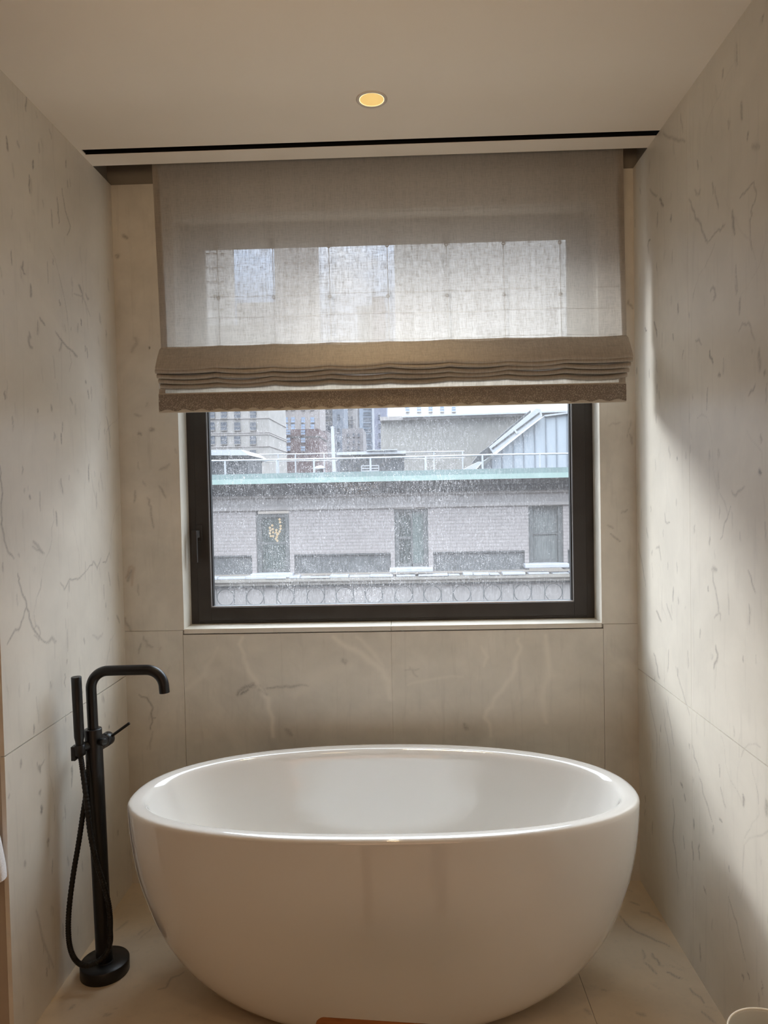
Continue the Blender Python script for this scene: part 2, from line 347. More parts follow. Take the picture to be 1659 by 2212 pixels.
floor_s = flecks(.45, XR, 1.2, YB, 55, ang=(-70, -30), ln=(.015, .05), s=(.1, .5))+flecks(XL, .45, 1.2, YB, 60, ang=(-90, 90), ln=(.01, .03), s=(.1, .4))+[
    S(FL, [(1336,1976),(1375,2013),(1410,2028),(1445,2044)], .004, .55), S(FL, [(1384,1968),(1400,1972),(1428,1990)], .006, .4), S(FL, [(1408,2059),(1418,2072),(1429,2087)], .004, .6), S(FL, [(1392,2079),(1418,2104)], .004, .5), S(FL, [(1441,2100),(1470,2114)], .0045, .6),
    S(FL, [(1388,2052),(1391,2072)], .004, .4), S(FL, [(1490,2135),(1520,2166)], .004, .5), S(FL, [(1515,2185),(1545,2210)], .004, .45), S(FL, [(1362,1948),(1380,1955)], .005, .5), S(FL, [(1376,2188),(1392,2194)], .007, .4), S(FL, [(1265,2180),(1275,2190)], .008, .4),
    S(FL, [(1425,1975),(1440,2000)], .012, .35, 2), S(FL, [(1280,2150),(1300,2170)], .05, .2, 2),
    S(FL, [(341,2138),(362,2129),(371,2112),(396,2101)], .004, .45), S(FL, [(300,2030),(330,2000)], .003, .25), S(FL, [(250,2010),(275,1990)], .006, .3), S(FL, [(150,2180),(160,2172)], .006, .4), S(FL, [(225,2195),(240,2190)], .006, .4)]

# ------------------------------------------------------------------ room shell
G = .0016
mb = newmb()
slab('x', XL, YL, YB+.02, 0, .794-G, .004, mb, left_s, depth=-.012)
slab('x', XL, YL, YB+.02, .794+G, ZC, .004, mb, left_s, depth=-.012)
slab_obj('wall_left', mb, [M_['stone_l'], M_['edge'], M_['grout']], MB().box(XL-.20, XL-.010, YL+.001, 3.0, -.05, ZC), 'left alcove wall of honed veined marble slabs')
mb = newmb()
for u0_, u1_ in ((2.184+.0005, YB+.02), (1.25, 2.184-.0005)):
    slab('x', XR, u0_, u1_, 0, .795-G, .004, mb, right_s, True, .012)
    slab('x', XR, u0_, u1_, .795+G, ZC, .004, mb, right_s, True, .012)
slab('x', XR, -1.9, 1.25-.001, 0, ZC, .05, mb, [], True, .012)
slab_obj('wall_right', mb, [M_['stone_r'], M_['edge'], M_['grout']], MB().box(XR+.010, XR+.20, -1.9, 3.0, -.05, ZC), 'right alcove wall of honed veined marble slabs')
# back wall with the window opening
WX0, WX1, WZ0, WZ1 = -.832, .722, .967, 2.50
mb = newmb(); g = .0006
slab('y', YB, XL-.01, WX0-.006, 0, .962-g, .004, mb, back_s, depth=.012)
slab('y', YB, XL-.01, WX0-.0, .962+g, ZC+.0, .004, mb, back_s, depth=.010)
slab('y', YB, WX1+.006, XR+.01, 0, .962-g, .004, mb, back_s, depth=.012)
slab('y', YB, WX1+.0, XR+.01, .962+g, ZC, .004, mb, back_s, depth=.010)
slab('y', YB, WX0-.006+2*g, -.056-g/2, 0, .945, .004, mb, back_s, depth=.012)
slab('y', YB, -.056+g/2, WX1+.006-2*g, 0, .945, .004, mb, back_s, depth=.012)
slab('y', YB, WX0, WX1, WZ1, ZC, .02, mb, [], depth=.02)
ex = MB().box(XL-.2, WX0-.0125, YB+.010, 3.02, -.05, ZC+.6).box(WX1+.0125, XR+.2, YB+.0105, 3.02, -.05, ZC+.6)
ex.box(WX0-.0125, WX1+.0125, YB+.010, 3.02, -.05, .94).box(WX0-.01, WX1+.01, YB+.03, 3.02, WZ1, ZC+.6)
slab_obj('wall_back', mb, [M_['stone_b'], M_['stone_b'], M_['grout']], ex, 'marble end wall around the window behind the tub')
# window jamb linings and sill stone
jb = MB().box(WX0-.012, WX0, YB+.0102, 2.86, WZ0-.02, WZ1).box(WX1, WX1+.012, YB+.0102, 2.86, WZ0-.02, WZ1)
tag(jb.build('trim_1', M_['stone_b'], bevel=.0015), 'marble lining at both sides of the window opening', kind='structure')
sl = MB().box(WX0-.0, -.0565, YB-.001, 2.86, .9485, WZ0).box(-.0555, WX1+.0, YB-.001, 2.86, .9485, WZ0)
tag(sl.build('trim_2', M_['stone_r'], bevel=.002), 'marble sill slab in two lengths below the window', kind='structure')
# floor
mb = newmb()
slab('z', 0, XL-.01, .4995, 1.3, YB+.01, .005, mb, floor_s, depth=-.012)
slab('z', 0, .501, XR+.01, 1.3, YB+.01, .005, mb, floor_s, depth=-.012)
slab('z', 0, -2.6, XR+.01, -1.9, 1.2985, .1, mb, [], depth=-.012)
slab('z', 0, -2.6, XL-.012, 1.3, YL+.02, .1, mb, [], depth=-.012)
slab_obj('floor', mb, [M_['stone_f'], M_['edge'], M_['grout']], MB().box(-2.7, XR+.2, -2.0, 3.0, -.15, -.010), 'warm veined marble floor')
# ceiling: field, slot, strip, pocket
SY0, SY1, LIP = 2.404, 2.440, 2.523
LX, LY, LH = -.0705, 2.1575, .08
ce = MB().box(-2.7, LX-LH, -2.0, SY0, ZC, ZC+.15).box(LX+LH, XR+.2, -2.0, SY0, ZC, ZC+.15).box(LX-LH, LX+LH, -2.0, LY-LH, ZC, ZC+.15).box(LX-LH, LX+LH, LY+LH, SY0, ZC, ZC+.15)
hv = []; hn = 64
for i in range(hn):
    a = 2*math.pi*i/hn; c, s_ = math.cos(a), math.sin(a); k = LH/max(abs(c), abs(s_))
    hv += [(LX+.042*c, LY+.042*s_, ZC), (LX+k*c, LY+k*s_, ZC), (LX+.042*c, LY+.042*s_, ZC+.12)]
ce.add(hv, [(3*i, 3*i+1, 3*((i+1)%hn)+1, 3*((i+1)%hn)) for i in range(hn)]+[(3*i, 3*((i+1)%hn), 3*((i+1)%hn)+2, 3*i+2) for i in range(hn)])
ce.box(LX-LH, LX+LH, LY-LH, LY+LH, ZC+.12, ZC+.15)
ce.box(XL-.2, XR+.2, SY1, LIP, ZC, ZC+.03).box(XL-.2, XL+.012, SY0, SY1, ZC, ZC+.03)
ce.box(-2.7, XR+.2, -2.0, 3.02, ZC+.45, ZC+.6).box(XL-.2, XR+.2, SY1, LIP, ZC+.03, ZC+.45)
tag(ce.build('ceiling', M_['paint']), 'plain painted alcove ceiling', kind='structure')
tr = MB().box(XL-.2, XR+.2, SY0-.02, SY0, ZC+.15, ZC+.20).box(XL+.012, XR+.05, SY0, SY1, ZC+.10, ZC+.12).box(XL+.012, XR+.05, SY0-.0, SY0+.0015, ZC+.004, ZC+.10).box(XL+.012, XR+.05, SY1-.0015, SY1, ZC+.0012, ZC+.10).box(XL+.012, XL+.016, SY0, SY1, ZC+.004, ZC+.1)
tag(tr.build('trim_3', M_['slot']), 'thin black linear slot across the ceiling', kind='structure')
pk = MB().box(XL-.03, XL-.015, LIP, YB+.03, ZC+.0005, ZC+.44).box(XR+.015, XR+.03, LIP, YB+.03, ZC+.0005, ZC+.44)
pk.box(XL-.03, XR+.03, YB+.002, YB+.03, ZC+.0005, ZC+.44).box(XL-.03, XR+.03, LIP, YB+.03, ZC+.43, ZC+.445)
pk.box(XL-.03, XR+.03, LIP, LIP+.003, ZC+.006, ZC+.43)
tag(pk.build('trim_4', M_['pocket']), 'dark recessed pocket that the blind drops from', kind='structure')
# the bathroom behind the camera
rb = MB().box(-2.7, XL-.2, YL, YL+.12, 0, ZC); rb.box(XL-.2, XL-.0125, YL-.0, YL+.0009, 0, .7925).box(XL-.2, XL-.0125, YL-.0, YL+.0009, .7955, ZC)
tag(rb.build('wall_front_left', M_['wallpaint']), 'plain return wall at the left edge of the alcove', kind='structure')
tag(MB().box(-2.7, -2.6, -2, YL+.1, 0, ZC).build('wall_side', M_['wallpaint']), 'far side wall of the bathroom', kind='structure')
tag(MB().box(-2.7, XR+.2, -2, -1.9, 0, ZC).build('wall_rear', M_['roomdark']), 'rear wall of the bathroom', kind='structure')

# ------------------------------------------------------------------ window
def glass_mat():
    m, nt, out = newmat('dusty_window_glass')
    v = coords(nt)
    # specks: random cells, round dots
    def specks(scale, rad, thr):
        mp = N(nt, 'ShaderNodeMapping'); mp.inputs['Scale'].default_value = (1, 0, .75); L(nt, v, mp.inputs['Vector'])
        vo = N(nt, 'ShaderNodeTexVoronoi', feature='F1'); vo.inputs['Scale'].default_value = scale; L(nt, mp.outputs[0], vo.inputs['Vector'])
        sc = N(nt, 'ShaderNodeSeparateColor'); L(nt, vo.outputs['Color'], sc.inputs[0])
        return math_(nt, 'MULTIPLY', mapr(nt, vo.outputs['Distance'], rad, rad*.5), mapr(nt, sc.outputs[0], thr, 1, 0, 1))
    a = specks(215, .36, .55); b = specks(410, .46, .15)
    dens = mapr(nt, noise(nt, coords(nt, (1, 1, .7)), 5, 4, .6), .35, .65, .35, 1)
    st = N(nt, 'ShaderNodeMapping'); st.inputs['Scale'].default_value = (1, 0, .10); L(nt, v, st.inputs['Vector'])
    streak = mapr(nt, noise(nt, st.outputs[0], 330, 3, .7), .45, .75, 0, .35)
    sx = N(nt, 'ShaderNodeSeparateXYZ'); L(nt, v, sx.inputs[0])
    side = mapr(nt, sx.outputs[0], .25, .62, 1, .45)
    dust = math_(nt, 'MULTIPLY', math_(nt, 'ADD', math_(nt, 'ADD', math_(nt, 'MULTIPLY', a, .80), math_(nt, 'MULTIPLY', b, .50)), streak), math_(nt, 'MULTIPLY', dens, side))
    lowz = mapr(nt, sx.outputs[2], 1.65, 2.0, 1, .25)
    dust = math_(nt, 'ADD', math_(nt, 'MULTIPLY', dust, lowz), .06)
    dust = math_(nt, 'MINIMUM', dust, .9)
    tr = N(nt, 'ShaderNodeBsdfTransparent'); tr.inputs[0].default_value = (.95, .96, .96, 1)
    gl = N(nt, 'ShaderNodeBsdfGlossy'); gl.inputs['Roughness'].default_value = .01
    tl = N(nt, 'ShaderNodeBsdfTranslucent'); tl.inputs[0].default_value = (.56, .54, .54, 1)
    m1 = N(nt, 'ShaderNodeMixShader'); m1.inputs[0].default_value = .004; L(nt, tr.outputs[0], m1.inputs[1]); L(nt, gl.outputs[0], m1.inputs[2])
    m2 = N(nt, 'ShaderNodeMixShader'); L(nt, dust, m2.inputs[0]); L(nt, m1.outputs[0], m2.inputs[1]); L(nt, tl.outputs[0], m2.inputs[2])
    L(nt, m2.outputs[0], out.inputs[0]); return m
M_['glass'] = glass_mat()
win = root('window_1', (0, 0, 0), 'dark bronze casement window with dusty glass', kind='structure')
FY = 2.78
def frame_box(mb, x0, x1, z0, z1, w, y0, y1, wb=None, mi=0):
    wb = wb or w
    mb.box(x0, x0+w, y0, y1, z0, z1, mi).box(x1-w, x1, y0, y1, z0, z1, mi).box(x0+w, x1-w, y0, y1, z0, z0+wb, mi).box(x0+w, x1-w, y0, y1, z1-w, z1, mi)
    return mb
frame_box(MB(), WX0, WX1, WZ0+.001, WZ1, .030, FY, FY+.075, .012).build('window_frame', M_['bronze'], win, bevel=.001)
frame_box(MB(), WX0+.028, WX1-.028, WZ0+.012, WZ1-.028, .050, FY-.004, FY+.06, .052).build('window_sash', M_['bronze'], win, bevel=.0015)
gx0, gx1, gz0, gz1 = WX0+.078, WX1-.078, WZ0+.064, WZ1-.078
frame_box(MB(), gx0, gx1, gz0, gz1, .0065, FY+.012, FY+.035, .004).build('window_gasket', M_['bronze_d'], win)
frame_box(MB(), gx0-.0005, gx1+.0005, gz0-.0005, gz1, .0022, FY+.002, FY+.012, .0042).build('glazing_bead', M_['bead'], win)
MB().box(gx0, gx1, FY+.035, FY+.0355, gz0, gz1).build('glass_pane', M_['glass'], win)
# remove the back face of the pane so dust is a single layer
pane = [o for o in win.children if o.name.startswith('glass_pane')][0]
pm = pane.data; pm.clear_geometry(); pm.from_pydata([(gx0, FY+.035, gz0), (gx1, FY+.035, gz0), (gx1, FY+.035, gz1), (gx0, FY+.035, gz1)], [], [(0, 1, 2, 3)]); pm.materials.clear(); pm.materials.append(M_['glass'])
hx = at(431, 1160, FY).x
hb = MB().box(hx-.011, hx+.013, FY-.012, FY-.003, at(430, 1185, FY).z+.03, at(430, 1134, FY).z).build('handle_plate', M_['bronze'], win, bevel=.002)
hl = MB().box(hx-.016, hx+.004, FY-.052, FY-.040, at(428, 1215, 2.74).z, at(428, 1146, 2.74).z).box(hx-.006, hx+.006, FY-.045, FY-.01, at(428, 1162, 2.74).z, at(428, 1146, 2.74).z).build('handle_lever', M_['bronze'], hb, bevel=.002)

# ------------------------------------------------------------------ roman blind
def linen(name, dark=1., trans=.40, tint=(.97, .93, .86), tl_=.80):
    m, nt, out = newmat(name); v = coords(nt)
    def thr(sx, sz, sc):
        mp = N(nt, 'ShaderNodeMapping'); mp.inputs['Scale'].default_value = (sx, .2, sz); L(nt, v, mp.inputs['Vector']); return noise(nt, mp.outputs[0], sc, 2, .65)
    wv = thr(1, .10, 330); wh = thr(.10, 1, 330); slv = thr(1, .02, 90); slh = thr(.03, 1, 120); fine = thr(1, 1, 420)
    w = math_(nt, 'ADD', math_(nt, 'ADD', math_(nt, 'MULTIPLY', wv, .36), math_(nt, 'MULTIPLY', wh, .28)), math_(nt, 'ADD', math_(nt, 'MULTIPLY', slv, .16), math_(nt, 'ADD', math_(nt, 'MULTIPLY', slh, .06), math_(nt, 'MULTIPLY', fine, .14))))
    hole = mapr(nt, w, .41, .59, trans*.35, trans*1.65)
    c = ramp(nt, w, [(.40, tuple(x*.66*dark for x in tint)), (.59, tuple(min(1, x*1.15*dark) for x in tint))])
    df = N(nt, 'ShaderNodeBsdfDiffuse'); tl = N(nt, 'ShaderNodeBsdfTranslucent'); tr = N(nt, 'ShaderNodeBsdfTransparent')
    L(nt, mix(nt, .5, c, tuple(x*.8 for x in tint)), df.inputs[0]); L(nt, c, tl.inputs[0])
    a = N(nt, 'ShaderNodeMixShader'); a.inputs[0].default_value = tl_; L(nt, df.outputs[0], a.inputs[1]); L(nt, tl.outputs[0], a.inputs[2])
    b = N(nt, 'ShaderNodeMixShader'); L(nt, hole, b.inputs[0]); L(nt, a.outputs[0], b.inputs[1]); L(nt, tr.outputs[0], b.inputs[2])
    L(nt, b.outputs[0], out.inputs[0]); return m
def stud_mat():
    m, nt, out = newmat('studded_leather_border'); p = N(nt, 'ShaderNodeBsdfPrincipled'); v = coords(nt, (1, 0, .62))
    vo = N(nt, 'ShaderNodeTexVoronoi', feature='F1'); vo.inputs['Scale'].default_value = 300; vo.inputs['Randomness'].default_value = .55; L(nt, v, vo.inputs['Vector'])
    big = noise(nt, coords(nt), 22, 2)
    c = ramp(nt, vo.outputs['Distance'], [(.20, (.54, .46, .37)), (.48, (.20, .16, .125))])
    c = mix(nt, mapr(nt, big, .35, .65, 0, .35), c, (.22, .175, .135))
    L(nt, c, p.inputs['Base Color']); p.inputs['Roughness'].default_value = .5
    bm = N(nt, 'ShaderNodeBump'); bm.inputs['Strength'].default_value = .6; bm.inputs['Distance'].default_value = .003; bm.invert = True
    L(nt, vo.outputs['Distance'], bm.inputs['Height']); L(nt, bm.outputs[0], p.inputs['Normal']); L(nt, p.outputs[0], out.inputs[0]); return m
M_['linen'] = linen('sheer_linen', trans=.155, tint=(.625, .57, .50), tl_=.70)
M_['linen2'] = linen('double_linen', .55, trans=.02, tint=(.86, .765, .65), tl_=.34)
M_['linen3'] = linen('linen_lower', .92, trans=.05, tint=(.40, .34, .265))
M_['stud'] = stud_mat()
M_['lining'] = pbr('blind_lining', (.55, .50, .42), .9, var=.05, scale=80)
M_['ring'] = pbr('clear_plastic_ring', (.16, .15, .14), .3)
BY = 2.56
bx0, bx1 = -.862, .782
blind = root('roman_blind', (-.04, BY, 1.76), 'sheer linen roman blind with a studded brown border over the window', 'blind')
cordpx = [470, 590, 712, 838, 966, 1090, 1212]
cordX = [at(p_, 640, BY).x for p_ in cordpx]
def wave(x, k=0):
    cs = [bx0]+cordX+[bx1]; 
    for a, b in zip(cs[:-1], cs[1:]):
        if a <= x <= b+1e-9:
            t = (x-a)/(b-a); A = .0045*(.6+.8*((cs.index(a)*7+k*3) % 5)/5); return -A*4*t*(1-t)+.0015*math.sin(9*x+k)
    return 0
NX = 150
def strip(mb, prof, xa, xb, wv=1., k=0, mi=0, taper=0., n=NX):
    """profile [(y,z,wave weight)] swept in x"""
    rows = []
    for i in range(n+1):
        x = xa+(xb-xa)*i/n
        rows.append([(x, y, z+wave(x, k)*wv*ww) for y, z, ww in prof])
    m = len(prof); v = [p for r in rows for p in r]
    mb.add(v, [(i*m+j, (i+1)*m+j, (i+1)*m+j+1, i*m+j+1) for i in range(n) for j in range(m-1)], mi, True); return mb
pb = MB(); rows_z = [2.70+(1.99-2.70)*i/40 for i in range(41)]
n = NX; v = []
for i in range(n+1):
    t = i/n
    for zz in rows_z:
        x = bx0+(bx1-bx0)*t; e = max(0, (2.62-zz)/.63)
        x += (.014*e if t < .5 else .004*e)*(1-2*t if t < .5 else 2*t-1)
        y = BY+.0025*math.sin(7*x+3*zz)*e + .002*math.sin(31*x)*e*e
        v.append((x, y, zz+wave(x)*.6*max(0, (2.1-zz)/.11) if zz < 2.1 else zz))
m = len(rows_z)
pb.add(v, [(i*m+j, (i+1)*m+j, (i+1)*m+j+1, i*m+j+1) for i in range(n) for j in range(m-1)], 0, True)
pb.build('fabric_panel', M_['linen'], blind)
for sd in (0, 1):
    h = MB(); vv = []
    for zz in rows_z:
        e = max(0, (2.62-zz)/.63)
        xo = bx0+.014*e if sd == 0 else bx1+.004*e
        xi = xo+(.026 if sd == 0 else -.024)
        y = BY+.004
        vv += [(xo, y, zz), (xi, y, zz)]
    h.add(vv, [(2*j, 2*j+1, 2*j+3, 2*j+2) for j in range(len(rows_z)-1)], 0, True); h.build('side_hem', M_['linen2'], blind)
# swelling fold above the stack, then four stacked pleats
bm_ = MB(); strip(bm_, [(BY, 1.992, .6), (BY-.014, 1.984, .7), (BY-.038, 1.955, .8), (BY-.056, 1.928, 1), (BY-.064, 1.915, 1), (BY-.066, 1.908, 1), (BY-.060, 1.904, 1), (BY-.02, 1.907, 1)], bx0+.012, bx1+.006, 1.3, 1)
bm_.build('top_fold', M_['linen2'], blind)
for k, (yp, zb) in enumerate([(2.496, 1.892), (2.506, 1.877), (2.516, 1.862), (2.528, 1.847)]):
    pm_ = MB(); strip(pm_, [(BY, zb+.018, .8), (yp+.012, zb+.0165, 1), (yp+.003, zb+.013, 1), (yp, zb+.007, 1), (yp+.002, zb+.002, 1), (yp+.007, zb, 1), (yp+.02, zb+.002, 1), (BY, zb+.006, 1)], bx0+.010+.002*k, bx1+.006-.003*k, 1.4, 2+k)
    pm_.build('pleat', M_['linen2'], blind)
lp = MB(); strip(lp, [(BY-.010, 1.870, 0), (BY-.008, 1.84, 0), (BY-.007, 1.818, 0)], bx0+.006, bx1-.003, 0)
lb_ = MB(); strip(lb_, [(BY-.004, 1.995, .5), (BY-.004, 1.90, .5), (BY-.004, 1.848, 1)], bx0+.014, bx1-.004, 1.2, 5); lb_.build('pleat_light_block', M_['linen2'], blind)  # backing sheet is added, it blocks daylight that would leak between the pleats
lp.build('lower_panel', M_['linen3'], blind)
for xa_ in (bx0+.006, bx1-.027): MB().box(xa_, xa_+.022, BY-.0125, BY-.0115, 1.825, 1.846).build('corner_hem', M_['linen2'], blind)
# border band with a scalloped lower edge
bb_ = MB(); nn = 480; vv = []; sc_n = 27
for i in range(nn+1):
    t = i/nn; x = bx0+.005+(bx1-bx0-.008)*t
    ztop = 1.824+.0010*math.sin(5*x)
    zl = 1.7685+.0035*math.cos(2*math.pi*sc_n*t)*-1
    vv += [(x, BY-.016, ztop), (x, BY-.017, (ztop+zl)/2), (x, BY-.016, zl)]
bb_.add(vv, [(i*3+j, (i+1)*3+j, (i+1)*3+j+1, i*3+j+1) for i in range(nn) for j in (0, 1)], 0, True)
bo = bb_.build('border_band', M_['stud'], blind)
ln_ = MB().box(bx0+.005, bx1-.003, BY-.0145, BY-.006, 1.7605, 1.829); ln_.build('band_lining', M_['lining'], blind)
# cords and rings seen through the cloth
for i, (cx_, pxx) in enumerate(zip(cordX, cordpx)):
    MB().tube([(cx_, BY+.012, 2.66), (cx_, BY+.010, 2.3), (cx_+.002, BY+.010, 1.95)], .0011, 6).build('lift_cord', M_['ring'], blind)
    for yy in (536-6*i/6*2, 644-9*i/6, 748-10*i/6):
        p_ = at(pxx, yy, BY+.012)
        MB().torus((cx_, BY+.011, p_.z), .0052, .0018, 'y', 16, 6).build('cord_ring', M_['ring'], blind)
for zz in (2.005, 2.095, 2.168):
    sm = MB(); strip(sm, [(BY+.003, zz+.0007, 1), (BY+.003, zz-.0007, 1)], bx0+.03, bx1-.025, .8, 3); sm.build('rib_seam', M_['linen'], blind)
hr = MB().box(bx0-.0, bx1+.0, BY-.006, BY+.04, 2.70, 2.76).box(-.1, .1, BY, BY+.03, 2.76, ZC+.44); hr.build('head_rail', M_['lining'], blind)

# ------------------------------------------------------------------ bathtub
TX, TY, TA, TBF, TBB, NF, NB, TR = -.082, 2.126, .748, .310, .403, 2.327, 2.152, .58
def tub_ring(sa, sb, z, dy=0, inset=0, n2=0, n=128):
    out = []
    for i in range(n):
        t = 2*math.pi*i/n; c, s = math.cos(t), math.sin(t)
        e = (NB if s >= 0 else NF)*(1-n2)+2.1*n2; b = TBB if s >= 0 else TBF
        x = max(.01, TA*sa-inset)*math.copysign(abs(c)**(2/e), c); y = max(.01, b*sb-inset)*math.copysign(abs(s)**(2/e), s)
        out.append((TX+x, TY+dy+y, z))
    return out
def gz(z, base): return base+(1-base)*(1-(1-z/TR)**2.1)**(1/2.6)
rs = []
for z in [0, .001, .003, .007, .013, .022, .035, .05, .07, .095, .12, .15, .19, .24, .29, .34, .39, .44, .49, .53, .555, .567]:
    h = gz(z, .70); rs.append(tub_ring(gz(z, .41), h, z, (1-h)*.045, 0, 1-z/TR))
# rounded rim and inner basin
for ins, z in [(.0008, .572), (.0035, .5768), (.0085, .5795), (.016, .5802), (.028, .5797), (.038, .5788), (.0445, .5768), (.0495, .5728), (.0535, .567), (.0565, .560)]:
    rs.append(tub_ring(1, 1, z, 0, ins))
for z, ins in [(.548, .0525), (.525, .057), (.48, .068), (.42, .086), (.36, .108), (.30, .136), (.24, .172), (.19, .205), (.16, .235), (.143, .262), (.135, .29), (.131, .30)]:
    f = (ins-.05)
    n_ = []
    for i, p in enumerate(tub_ring(1, 1, z, 0, .0565, max(0, .560-z)/TR*.8)):
        kx = 1-f*1.9/.70; ky = 1-f*1.25/.30*.75
        n_.append((TX+(p[0]-TX)*kx, TY+.03*f/.25+(p[1]-TY)*ky, z))
    rs.append(n_)
tb = MB(); tb.rings(rs, True, True)
tub = tb.build('bathtub', M_['tub'], org=(TX, TY, 0))
tag(tub, 'glossy white oval freestanding bathtub below the window', 'bathtub')

# ------------------------------------------------------------------ floor-standing bath faucet
FX, FYY = -.952, 2.175
fau = root('bath_faucet', (FX, FYY, 0), 'matte black floor standing bath faucet with hand shower left of tub', 'faucet')
tilt = -.013/.75
def fp(x, y, z): return Vector((FX+x+tilt*z, FYY+y, z))
MB().lathe([(.071, 0), (.0725, .001), (.0725, .035), (.071, .037), (.0265, .037)], (FX, FYY, 0), 64).build('base_plate', M_['black'], fau)
cl_ = MB(); cl_.lathe([(.0275, .036), (.0275, .0375), (.0265, .038)], (FX, FYY, 0), 48)
cl_.tube([fp(0, 0, .036), fp(0, 0, .3), fp(0, 0, .6), fp(0, 0, .757), fp(0, 0, .7595), fp(0, 0, .7596)], [.0245, .0245, .0255, .0255, .0245, .016], 48)
cl_.build('column', M_['black'], fau)
sp = MB(); R_ = .055; zt = .937; pts = [fp(0, 0, .75), fp(0, 0, .80), fp(0, 0, zt-R_)]
for k in range(1, 13):
    a = math.pi/2*k/12; pts.append(fp(R_*(1-math.cos(a)), 0, zt-R_+R_*math.sin(a)))
tipx = .226; pts += [fp(.09, -.001, zt+.001), fp(.13, -.002, zt+.0015)]; R2 = .052
for k in range(0, 13):
    a = math.pi/2*k/12; pts.append(fp(tipx-R2+R2*math.sin(a), -.003, zt+.002-R2+R2*math.cos(a)))
pts += [fp(tipx+.001, -.003, .868)]
sp.tube(pts, .0156, 32); sp.build('spout', M_['black'], fau)
# mixing valve pointing straight back, lever rising to the right, diverter knob front right
vd = Vector((.14, .99, .0)).normalized(); vc = fp(.0, 0, .702)
MB().tube([vc, vc+vd*.050, vc+vd*.0505], [.021, .021, .018], 40).build('valve_body', M_['black'], fau)
MB().tube([vc+vd*.0505, vc+vd*.052, vc+vd*.083, vc+vd*.085], [.018, .0215, .0215, .0195], 40).build('valve_cap', M_['black'], fau)
lb0 = vc+vd*.070+Vector((.008, 0, .004)); MB().tube([lb0, lb0+Vector((.032, .004, .022)), lb0+Vector((.064, .008, .044))], .0046, 20).build('lever', M_['black'], fau)
kd = Vector((.90, -.43, .02)).normalized(); kc = fp(.0, 0, .722)
MB().tube([kc, kc+kd*.030], .0075, 24).tube([kc+kd*.030, kc+kd*.031, kc+kd*.047, kc+kd*.048], [.0095, .0112, .0112, .0100], 32).build('diverter_knob', M_['black'], fau)
# arm and cradle for the hand shower
hd = Vector((-.80, -.60, -.06)).normalized(); ac = fp(0, 0, .712)
cr = at(171, 1616, 2.135)
MB().tube([ac, ac+(cr-ac)*.45, cr-(cr-ac)*.10], .0145, 32).build('holder_arm', M_['black'], fau)
wt = at(164.5, 1462, 2.128); wb = at(172, 1606, 2.132); wdir = (wt-wb).normalized()
cm = MB(); 
cm.tube([wb-wdir*.036, wb-wdir*.035, wb-wdir*.004, wb-wdir*.003], [.013, .0155, .0155, .0135], 32)
cm.box(cr.x-.020, cr.x-.008, cr.y-.012, cr.y+.012, wb.z-.050, wb.z-.008); cm.build('holder_cradle', M_['black'], fau)
hs = MB(); hs.tube([wb-wdir*.006, wb+wdir*.008, wb+wdir*.02, wt-wdir*.001, wt], [.0115, .0125, .0148, .0148, .0138], 36)
hs_o = hs.build('hand_shower', M_['black'], fau)
def catmull(P, n=14):
    P = [Vector(p) for p in P]; Q = [P[0]*2-P[1]]+P+[P[-1]*2-P[-2]]; out = []
    for i in range(1, len(Q)-2):
        for k in range(n):
            t = k/n; a, b, c, d = Q[i-1:i+3]
            out.append(.5*((2*b)+(c-a)*t+(2*a-5*b+4*c-d)*t*t+(3*b-a-3*c+d)*t**3))
    out.append(Q[-2]); return out
hose_path = [wb-wdir*.03, at(178, 1660, 2.128), at(187, 1730, 2.120), at(195, 1800, 2.115), at(207, 1858, 2.118), at(222, 1905, 2.125), at(234, 1950, 2.130), at(238, 1985, 2.133), at(238, 2010, 2.130),
             ]
pth = catmull(hose_path, 40)
rr = [.0078+.0007*math.sin(i*1.25) for i in range(len(pth))]
loop = [at(238, 2010, 2.130), at(238, 2035, 2.128), at(228, 2062, 2.118), at(205, 2080, 2.105), at(180, 2085, 2.10), at(162, 2072, 2.105), at(151, 2045, 2.112), at(147.5, 2005, 2.12), at(150, 1955, 2.13), at(159, 1885, 2.14), at(170, 1820, 2.148), at(179, 1760, 2.152), at(188, 1700, 2.156), at(192, 1650, 2.158), at(194, 1632, 2.16)]
pth2 = catmull(loop, 40)
allp = pth+pth2[1:]; rr = [.0078+.0006*math.sin(i*1.3) for i in range(len(allp))]
# rest the low part of the hose on the base, never below it
allp = [Vector((max(p.x, XL+.012), p.y, max(p.z, .012))) for p in allp]
MB().tube(allp, rr, 14).build('shower_hose', M_['black_hose'], hs_o)
hcn = at(194, 1628, 2.16)
MB().tube([hcn+Vector((0, 0, -.012)), hcn+Vector((0, 0, .012))], .0095, 6).tube([hcn+Vector((.0, .0, .004)), fp(0, 0, hcn.z+.006)], .0075, 20).build('hose_connector', M_['black'], fau)

